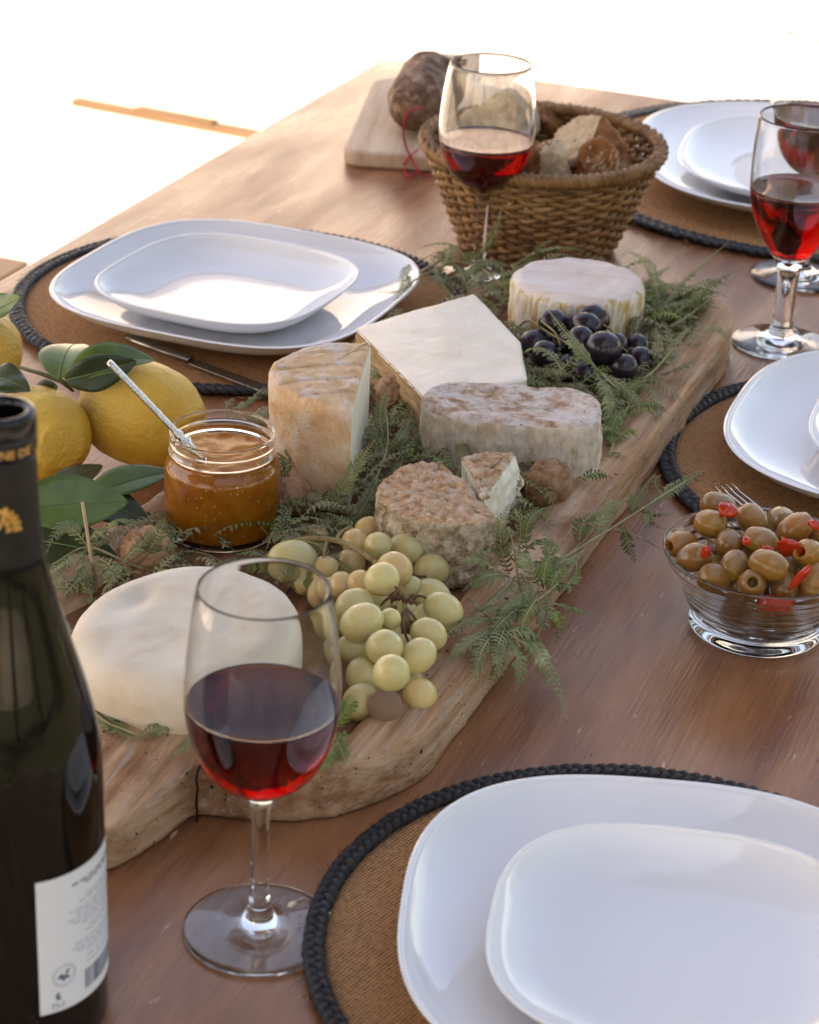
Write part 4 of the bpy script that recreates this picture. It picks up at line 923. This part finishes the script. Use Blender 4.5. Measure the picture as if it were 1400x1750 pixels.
sprig('bright green fern sprig beside the right end of the oblong cheese', M_fern_green, [((1050,770,.036),(1050,720,.05),(1085,692,.05),8),((1045,760,.036),(1075,735,.045),(1092,752,.04),7),((1040,780,.036),(1055,775,.04),(1072,790,.036),6),((1055,740,.04),(1040,700,.05),(1045,660,.05),8),((1060,720,.042),(1095,700,.05),(1120,712,.045),7),((1070,700,.042),(1110,690,.046),(1145,708,.042),7),((1060,690,.045),(1080,660,.055),(1110,650,.055),8)], [[(1040,790,.034),(1055,740,.04),(1075,690,.046),(1090,660,.05)]], 7)
sprig('single dark green fern tip on the rim below the oblong cheese', M_fern_green, [((990,822,.044),(1018,808,.047),(1048,818,.042),7)], [], 8)
sprig('long fern sprig reaching from the board over the table towards the olive bowl', M_fern, [((1110,860,.035),(1160,828,.04),(1212,800,.048),8),((1080,880,.035),(1090,850,.045),(1120,810,.05),8),((1050,905,.035),(1085,915,.025),(1130,938,.01),7),((1095,870,.035),(1130,880,.025),(1160,872,.02),7),((1060,890,.036),(1075,930,.022),(1085,962,.006),7),((1020,915,.042),(1040,870,.055),(1075,850,.055),8),((1110,860,.035),(1110,890,.025),(1140,905,.012),7),
      ((990,930,.044),(1000,890,.06),(1035,872,.06),8),((1130,845,.038),(1120,825,.048),(1130,812,.05),6)], [[(930,975,.045),(985,940,.048),(1050,900,.04),(1120,855,.038),(1180,818,.042)]], 9, 8)
sprig('curling fern sprig leaning against the front of the goat cheese', M_fern, [((870,980,.045),(855,915,.075),(868,862,.09),9),((880,960,.05),(845,935,.07),(820,960,.06),8),((885,950,.05),(890,900,.075),(880,870,.085),7),((900,940,.05),(905,890,.07),(935,868,.07),7),((890,950,.05),(930,925,.06),(960,950,.055),8),((870,985,.045),(830,985,.06),(790,1010,.05),9),((880,985,.045),(850,1020,.052),(800,1050,.045),9),((885,970,.05),(925,965,.056),(940,1000,.05),8),((890,980,.048),(900,1020,.05),(880,1060,.045),8),((860,985,.05),(815,955,.065),(790,965,.06),8)],
      [[(900,1040,.042),(885,985,.05),(880,945,.06),(870,900,.075)]], 10, 9)
sprig('thick tuft of fern on the rim between the goat cheese and the long sprig', M_fern, [((920,1000,.046),(900,960,.06),(880,935,.062),9),((930,990,.046),(960,960,.056),(990,955,.05),9),((925,1000,.046),(955,1000,.05),(985,1010,.044),9),((910,1010,.046),(880,1030,.05),(850,1040,.046),9),((930,985,.046),(940,940,.06),(930,905,.066),9),((920,1010,.046),(930,1050,.046),(915,1090,.042),9),((900,1030,.046),(860,1060,.05),(830,1100,.046),9),((890,1040,.046),(840,1040,.052),(795,1070,.048),8),((870,1060,.046),(850,1110,.046),(855,1150,.036),8)], [[(850,1080,.042),(900,1030,.047),(940,980,.05)]], 30, 9)
sprig('green fern sprig hanging over the right side of the board below the long sprig', M_fern_green, [((930,1010,.05),(975,995,.05),(985,960,.055),8),((940,1030,.048),(980,1040,.035),(1006,1046,.025),8),((930,1040,.046),(955,1060,.04),(950,1100,.02),8),((920,1020,.05),(900,1050,.05),(890,1085,.045),8),((940,1010,.05),(960,970,.055),(1000,940,.05),7),((930,1000,.05),(935,960,.06),(960,920,.06),7)], [[(880,1060,.042),(920,1025,.05),(950,1000,.052),(985,950,.052)]], 11, 8)
sprig('fern frond drooping from the board on to the table in front', M_fern, [((860,1075,.045),(920,1110,.035),(972,1240,.004),11),((850,1070,.046),(800,1100,.05),(760,1130,.044),8),((850,1075,.046),(820,1120,.048),(818,1165,.035),8),((855,1075,.046),(860,1120,.04),(832,1180,.022),9),((845,1060,.047),(790,1065,.05),(745,1110,.045),7),((865,1080,.044),(890,1130,.03),(880,1180,.014),9),((850,1065,.047),(870,1030,.055),(905,1010,.055),8),((865,1080,.045),(900,1080,.045),(930,1095,.035),8)], [[(800,1020,.044),(850,1070,.047),(905,1105,.04)]], 12, 9)
sprig('fern sprig standing against the cut face of the half wheel', M_fern, [((562,878,.04),(600,810,.07),(641,752,.10),9,.2),((660,760,.05),(650,700,.075),(672,655,.085),8),((665,770,.05),(690,740,.06),(705,700,.055),8),((650,790,.045),(640,750,.06),(625,735,.07),7),((590,900,.035),(625,860,.05),(650,800,.055),8)], [[(580,910,.034),(640,820,.045),(662,760,.055),(660,700,.075)]], 13, 9)
sprig('small curled fern sprig at the left foot of the half wheel', M_fern, [((490,830,.045),(500,770,.065),(553,744,.075),7),((490,830,.04),(478,790,.055),(492,760,.065),8),((495,830,.04),(512,800,.052),(508,780,.058),6)], [], 14)
sprig('grey fern sprig with a straw stalk left of the white cheese wheel', M_fern, [((150,935,.05),(110,900,.06),(80,945,.05),8),((150,940,.05),(110,960,.05),(75,985,.045),9),((155,935,.05),(200,890,.065),(240,905,.06),8),((200,970,.045),(240,930,.06),(258,905,.065),8),((240,960,.045),(268,920,.065),(282,884,.08),8),((260,960,.045),(290,930,.055),(318,922,.055),7),((150,930,.052),(165,910,.062),(190,905,.06),7),((140,950,.05),(150,980,.045),(150,1015,.035),8),((160,960,.05),(185,980,.045),(190,1010,.036),8),((120,960,.048),(100,1000,.04),(130,1040,.03),8)],
      [[(290,985,.034),(225,965,.046),(150,935,.052),(90,965,.046)]], 15, 8)
sprig('grey green fern lying on the board in front of the white cheese wheel', M_fern, [((140,1195,.034),(185,1240,.036),(240,1262,.04),12),((235,1262,.04),(280,1240,.042),(335,1235,.036),8),((350,1235,.036),(325,1265,.046),(288,1298,.045),9),((130,1150,.034),(120,1100,.045),(110,1060,.045),9),((120,1130,.036),(140,1120,.045),(175,1140,.036),8)], [[(120,1150,.034),(160,1220,.038),(240,1258,.042)]], 16, 10)
sprig('fern tips behind the bowl of the front wine glass', M_fern_green, [((560,1250,.034),(590,1215,.05),(605,1180,.05),9),((590,1250,.036),(560,1290,.042),(530,1318,.042),10),((575,1265,.038),(585,1285,.042),(592,1305,.042),8)], [], 17, 9)
sprig('fern sprig on the mat edge between the large lemon and the half wheel', M_fern, [((375,712,.03),(420,690,.04),(452,660,.045),9),((440,690,.035),(455,668,.045),(478,672,.04),7),((380,715,.03),(390,690,.036),(400,680,.036),6)], [], 18, 9)
sprig('dark fern sprig on the board right of the jam jar', M_fern, [((485,950,.034),(500,900,.046),(530,885,.05),8),((490,930,.034),(485,890,.045),(500,865,.05),8),((520,940,.034),(545,900,.046),(575,890,.046),8),((470,970,.034),(440,945,.042),(405,948,.04),7)], [], 19, 8)
# straws
def straw(a_, b_, label, r=.0011):
    A_, B_ = at(*a_), at(*b_); V, F, _ = tube([Vector(), (B_-A_)*.5, B_-A_], r, 6); return tag(fin('straw_stalk', V, F, M_straw, loc=A_), label, 'straw', 'dry straw stalks')
straw((165,1010,.03), (141,858,.085), 'dry straw stalk standing upright left of the white cheese wheel')
straw((695,478,.028), (768,437,.034), 'dry straw stalk lying beside the left plate below the back glass', .0012)
# the loose mass of fern that the cheeses lie on
rnd = random.Random(21); parts = []; bedm = []; bgc = at(1000, 605, .045)
n = 0
occ = [(-.511,1.02,.064,.052),]
while n < 800:
    x = rnd.uniform(-.122, .118); y = rnd.uniform(-.30, .41)
    if y < -.12 and x > .03: continue
    if y < -.22 and x > -.05: continue
    if rnd.random() < .35: x = rnd.uniform(.02, .118); y = rnd.uniform(.05, .40)
    elif rnd.random() < .3: x = rnd.uniform(-.1, .09); y = rnd.uniform(-.16, .16)
    z = BT + rnd.uniform(.002, .018); a_ = rnd.uniform(0, 6.283); l = rnd.uniform(.03, .055)
    c = Vector((BC.x+x, BC.y+y, TZ+z)); d = Vector((math.cos(a_), math.sin(a_), 0))
    if abs(x+d.x*l) > .135 or math.hypot(c.x-bgc.x, c.y-bgc.y) < .045: continue
    V, F = pinna([c, c+d*l*.5+Vector((0,0,rnd.uniform(.004,.014))), c+d*l+Vector((0,0,rnd.uniform(-.004,.01)))], rnd.uniform(6, 10), rnd, npair=12, roll=rnd.uniform(-.6,.6))
    parts.append((clampz(V), F)); n += 1; km = rnd.choice((0,0,0,1,2,2)); bedm += [3]*48+[km]*(len(F)-48)
V, F = merge(parts); bed = fin('fern_bed', V, F, [M_fern, M_fern_green, M_fern_dry, M_fstem], smooth=False); bed.data.polygons.foreach_set('material_index', bedm)
tag(bed, 'loose bed of fern spread under the cheeses on the board', 'fern', kind='stuff')

# ------------------------------------------------------------------ bread basket
p = at(916, 421); BKP = Vector((p.x, p.y, TZ)); br0, br1, bh, ell = .069, .1095, .1, 1.08
th = thing('bread_basket', 'round woven wicker bread basket with plaited rim', 'basket', BKP, YAW)
def brad(z): return br0+(br1-br0)*(z/bh)**.92
NS = 44
for k in range(NS):
    a_ = 2*math.pi*k/NS; pts = [(brad(z)*math.cos(a_), brad(z)*ell*math.sin(a_), z) for z in [bh*i/8 for i in range(9)]]
    V, F, _ = tube(pts, .0021, 6); fin('stake', V, F, M_stake, th)
rows = 21; rndb = random.Random(5)
for r_ in range(rows):
    z = .004+(bh-.008)*r_/(rows-1); pts = []; m = NS*6
    for i in range(m):
        a_ = 2*math.pi*i/m; ph = a_*NS/2*2/2 + (math.pi if r_ % 2 else 0)
        rr_ = brad(z)+.0026*math.cos(a_*NS/2+(math.pi if r_ % 2 else 0)) if NS % 4 == 0 else brad(z)
        pts.append((rr_*math.cos(a_), rr_*ell*math.sin(a_), z+.0009*math.sin(a_*NS/2+r_)+.0008*mn.noise(Vector((a_*5, r_*3.3, 0)))))
    V, F, _ = tube(pts, .0021*rndb.uniform(.9, 1.1), 6, closed=True, flat=1.12, up=Vector((0,0,1))); fin('weaver', V, F, M_cane, th)
braid(br1+.001, 44, .0038, .0034, .0042, 'rim_strand', M_cane, th, bh+.002, steps=8, ell=ell)
V, F = lathe([(0,.002),(.04,.002),(br0,.003),(br0,.005),(.04,.0045),(0,.0045)], 48, 1); fin('basket_floor', [Vector((v.x, v.y*ell, v.z)) for v in V], F, M_stake, th)

def bread(px, py, h, size, rot, label, seed, cutdir=None):
    p = at(px, py, h); V, F = lathe([(math.sin(math.pi*i/34), -math.cos(math.pi*i/34)) for i in range(35)], 52, 1)
    rv = random.Random(seed); planes = [(Vector((rv.uniform(-1,1), rv.uniform(-1,1), rv.uniform(-1,1))).normalized(), rv.uniform(.45, .75)) for _ in range(5)]
    out = []
    for v in V:
        v = v.copy(); 
        for nn, dd in planes:
            e = v.dot(nn)-dd
            if e > 0: v -= nn*e
        v += v.normalized()*(.10*fbm(v+Vector((seed,0,0)), 1.6, 3)+.05*fbm(v, 7, 2)); out.append(Vector((v.x*size[0], v.y*size[1], v.z*size[2])))
    o = fin('bread_chunk', out, F, [M_crust, M_crumb], loc=p); o.rotation_euler = rot
    cdv = Vector(cutdir) if cutdir else None
    if cdv:
        for pl in o.data.polygons: pl.material_index = 1 if Vector((pl.normal.x, pl.normal.y, pl.normal.z)).dot(cdv.normalized()) > .45 else 0
    return tag(o, label, 'bread', 'bread pieces in the basket')
bread(1012, 255, .096, (.044,.034,.030), (.2,-.1,-.2), 'largest crusty bread chunk at the right in the basket', 3, (-.3,-.9,.3))
bread(948, 282, .098, (.024,.026,.022), (.3,.5,.4), 'torn pale bread chunk at the front of the basket', 5, (0,-.6,.6))
bread(1016, 280, .099, (.022,.024,.024), (.8,.3,.9), 'pointed bread chunk between the torn and the largest chunk', 8, (.3,-.8,.2))
bread(905, 280, .092, (.024,.03,.026), (.1,.9,.4), 'brown bread chunk just right of the back wine glass bowl', 12)
bread(845, 205, .10, (.044,.034,.034), (.5,.2,.6), 'floury bread piece seen through the back wine glass', 14, (0,-.5,.8))
bread(800, 235, .08, (.032,.034,.03), (.5,1.2,.2), 'dark bread piece low at the left inside the basket', 17)
bread(925, 225, .075, (.04,.03,.03), (.2,.3,1.2), 'brown bread piece deep at the back of the basket', 19)
bread(980, 240, .05, (.045,.045,.03), (.1,.3,.2), 'brown bread piece at the bottom of the basket', 23)

# ------------------------------------------------------------------ far cutting board and sausage
f0 = at(585, 257, .018); axd = Vector((-.28, .96, 0)).normalized(); pdx = Vector((axd.y, -axd.x, 0))
cb = f0+pdx*.085; cb.z = TZ
th = thing('cutting_board', 'pale wooden cutting board with holed handle at the far end of the table', 'board', cb, math.atan2(-axd.x, axd.y))
ol = resample(round_poly([(-.085,0),(.085,0),(.085,.29),(.03,.315),(.03,.43),(-.03,.43),(-.03,.315),(-.085,.29)], [.02,.02,.02,.02,.02,.02,.02,.02], 6), 260)
ol = [v-Vector((0,.2,0)) for v in ol]
V, F = solid(ol, .018, .004, nside=3, ntop=10, spine=.16); V = [v+Vector((0,.2,.0005)) for v in V]
fin('board_blade', V, F, M_cutting, th)
V, F = lathe([(0,.0),(.0095,.0),(.0095,.0012),(0,.0012)], 24, 1); fin('handle_hole', xf(V, Matrix.Translation((0,.395,.0182))), F, M_stake, th)
A_, B_ = at(706, 186, .05), at(738, 132, .052)
th = thing('cured_sausage', 'thick dark cured sausage tied with red string on the far cutting board', 'sausage', A_)
d = B_-A_; L = d.length
prof = [(0,-.012),(.012,-.010),(.022,-.002),(.029,.015)]+[(.031+.001*math.sin(i), .03+(L-.04)*i/8) for i in range(9)]+[(.026,L+.005),(.014,L+.014),(0,L+.016)]
V, F = lathe(prof, 64, 4)
V = roughen(V, F, lambda c, n: .0022*fbm(c, 22, 3)+.0016*(1-abs(mn.noise(c*45))*3)+.0008*fbm(c, 150, 2))
o = fin('sausage_skin', V, F, M_sausage, th); o.rotation_euler = d.to_track_quat('Z', 'Y').to_euler()
P = spline([at(*q)-A_ for q in ((720,183,.088),(700,190,.088),(692,205,.08),(690,235,.05),(700,265,.022),(712,285,.012),(722,300,.003),(742,300,.003))], 6); V, F, _ = tube(P, .0011, 6); fin('string', V, F, M_string, th)
P = spline([at(*q)-A_ for q in ((715,255,.022),(700,268,.022),(690,285,.004),(700,303,.003),(712,292,.003))], 6); V, F, _ = tube(P, .0011, 6); fin('string', V, F, M_string, th)

# ------------------------------------------------------------------ olive bowl
p = at(1291, 1072); OP = Vector((p.x, p.y, TZ))
th = thing('olive_bowl', 'small clear ribbed glass bowl full of olives', 'bowl', OP)
opr = [(0,.0035),(.02,.003),(.038,.0008),(.0425,.001),(.0445,.004),(.0432,.0095),(.0440,.0125)]
nr = 14
for i in range(nr+1): z = .0135+.036*i/nr; opr.append((.0442+.0185*(i/nr)**1.1+(.0005 if i % 2 else -.0003), z))
opr += [(.0640,.052),(.0654,.0550),(.0656,.0565),(.0648,.0574),(.0639,.0568),(.0629,.0545),(.0600,.048),(.0525,.032),(.0445,.019),(.040,.0125),(.03,.0095),(.015,.0085),(0,.0085)]
V, F = lathe(opr, 110, 3); fin('bowl_glass', V, F, M_glass, th)
def olive_mesh(el, hole=True):
    n = 26; prof = []
    for i in range(n+1):
        t = i/n; x = -1+2*t; prof.append((math.sqrt(max(0, 1-abs(x)**2.15))*.8, x*el))
    if hole:
        prof = [q for q in prof if q[1] < .9*el]; z1 = prof[-1][1]; r1 = prof[-1][0]
        prof += [(r1*.8, z1+.03), (r1*.66, z1), (r1*.6, z1-.25), (r1*.55, z1-.7), (0, z1-.75)]
    prof[0] = (0, prof[0][1]); V, F = lathe(prof, 36, 1)
    V = roughen(V, F, lambda c, n: .04*fbm(c, 1.5, 2)+.008*fbm(c, 8, 2)); o = fin('olive', V, F, M_olive); me = o.data; bpy.data.objects.remove(o); return me
OM = [olive_mesh(1.08), olive_mesh(1.18), olive_mesh(1.0)]
def olive(p, axis, label, r=.0118):
    o = bpy.data.objects.new('olive', OM[int(p.x*9999) % 3]); COL.objects.link(o); o.location = p; o.scale = (r*.98, r*.98, r)
    o.rotation_euler = Vector(axis).to_track_quat('Z', 'Y').to_euler(); return tag(o, label, 'olive', 'olives in the glass bowl')
OL = [(1215,896,.066,(.9,-.2,.2),'olive at the upper left of the heap, lying lengthwise'),(1229,866,.062,(.8,-.3,-.3),'rearmost left olive topped with a red pepper bit'),(1286,889,.066,(.6,-.7,-.2),'olive at the top centre of the heap'),(1336,890,.058,(-.3,.2,-.9),'small olive at the back of the heap right of centre'),
 (1360,903,.066,(.8,.5,.2),'olive with red flecks lying lengthwise at the top right'),(1165,931,.056,(-.8,-.1,.5),'leftmost olive against the bowl rim'),(1187,953,.060,(.8,.3,.5),'olive with red pepper in its hole at the lower left'),(1246,929,.062,(.2,.3,-.9),'dark olive in the hollow left of centre'),
 (1300,926,.067,(.9,-.3,.1),'olive with red flecks in the middle of the heap'),(1255,966,.060,(.4,.5,-.8),'olive in the second row left of the big front olive'),(1315,966,.068,(.9,-.35,.3),'largest front olive lying lengthwise above the hollow one'),(1382,946,.066,(-.6,.1,.75),'olive with its hole showing at the right edge'),
 (1222,988,.054,(.6,-.2,-.5),'olive low at the front left rim'),(1285,998,.056,(-.1,.15,.98),'olive facing forward with its round hole showing at the front rim'),(1340,1003,.050,(.2,.3,-.9),'shaded olive between the hollow one and the pepper strip'),(1392,994,.054,(.3,.8,-.4),'olive at the front right rim'),(1352,965,.052,(.4,.5,-.8),'olive half hidden behind the largest front olive'),(1405,915,.06,(.4,.5,-.8),'olive at the far right cut by the picture edge'),(1420,960,.056,(.4,.5,-.8),'olive beyond the right picture edge on the rim')]
for x, y, h, ax, lb in OL: olive(at(x, y, h), camvec(*ax), 'green '+lb)
rnd = random.Random(8); placed = []; tries = 0
top_pts = [at(q[0], q[1], q[2]) for q in OL]
while len(placed) < 24 and tries < 6000:
    tries += 1; z = rnd.uniform(.021, .05); rmax = (.036 if z < .03 else .040 if z < .04 else .043)-.006; a_ = rnd.uniform(0, 6.283); r_ = rmax*math.sqrt(rnd.random())
    q = OP+Vector((r_*math.cos(a_), r_*math.sin(a_), z))
    if all((q-o_).length > .0175 for o_ in placed) and all((q-o_).length > .016 for o_ in top_pts):
        placed.append(q); olive(q, (rnd.uniform(-1,1), rnd.uniform(-1,1), rnd.uniform(-1,1)), 'green olive buried in the heap inside the glass bowl', .0105)
def pepper(px, py, h, sx, sy, sz, rot, label, seed):
    V, F = lathe([(math.sin(math.pi*i/12), -math.cos(math.pi*i/12)) for i in range(13)], 16, 1)
    out = []
    for v in V: v = v*(1+.28*fbm(v+Vector((seed,0,0)), 1.3, 2)); v = Vector((v.x*sx, v.y*sy, v.z*sz + .3*sz*(v.x*v.x))); out.append(v)
    o = fin('pepper_piece', out, F, M_pepper, loc=at(px, py, h)); o.rotation_euler = rot; tag(o, label, 'pepper', 'red pepper pieces among the olives')
pepper(1243, 872, .077, .0065, .0055, .004, (.3,.2,.4), 'orange red pepper bit on the rearmost left olive', 1)
pepper(1349, 936, .070, .009, .003, .008, (.4,.3,.2), 'red pepper piece right of the centre of the olive heap', 2)
pepper(1366, 988, .066, .0028, .003, .012, (.2,.5,.1), 'upright red pepper strip at the front right of the olives', 3)
pepper(1327, 1032, .044, .012, .004, .006, (.2,.1,YAW), 'red pepper piece pressed against the front of the bowl', 4)
pepper(1206, 944, .072, .003, .003, .006, (.5,.3,.1), 'red pepper sliver in the lower left olive', 5)
pepper(1394, 897, .078, .005, .004, .003, (.1,.3,.6), 'dark red pepper bit on the top right olive', 6)
pepper(1275, 925, .076, .003, .003, .003, (.1,.3,.6), 'tiny red pepper fleck left of the middle olive', 7)
pepper(1312, 938, .074, .004, .002, .002, (.1,.3,.6), 'tiny red pepper fleck right of the middle olive', 8)

# ------------------------------------------------------------------ fork and knife
def fork():
    A_, B_ = at(1237, 826, .012), at(1345, 912, .009); d = (B_-A_); ang = math.atan2(d.y, d.x)
    th = thing('fork', 'steel fork on the placemat behind the olive bowl', 'fork', (A_.x, A_.y, TZ+.0065), ang)
    for k in range(4):
        y = (k-1.5)*.0052
        V, F, _ = tube([(0,y*.92,.004),(.012,y,.0022),(.03,y,.0016),(.048,y,.0022)], [.0006,.0011,.0013,.0014], 6, flat=.7, up=Vector((0,0,1))); fin('tine', V, F, M_silver, th)
    V, F, _ = tube([(.046,0,.0022),(.056,0,.002),(.066,0,.002),(.078,0,.003),(.1,0,.005),(.15,0,.005),(.19,0,.002)], [.0092,.0098,.0085,.005,.0028,.004,.0062], 10, flat=.2, up=Vector((0,0,1))); fin('handle', V, F, M_silver, th)
fork()
A_, B_ = at(372, 634, .008), at(512, 684, .008); d = B_-A_
th = thing('table_knife', 'table knife lying half under the left plate on the placemat', 'knife', (A_.x, A_.y, TZ+.007), math.atan2(d.y, d.x))
V, F, _ = tube([(-.10,0,.003),(-.09,0,.003),(-.03,0,.0025)], [.004,.006,.005], 8, flat=.5, up=Vector((0,0,1))); fin('handle', V, F, M_steel_dull, th)
ol = resample(round_poly([(-.03,-.005),(.075,-.0085),(.095,-.003),(.088,.006),(-.03,.005)], .006), 80)
V, F = solid(ol, .0014, .0005, nside=1, ntop=3); fin('blade', V, F, M_steel_dull, th)
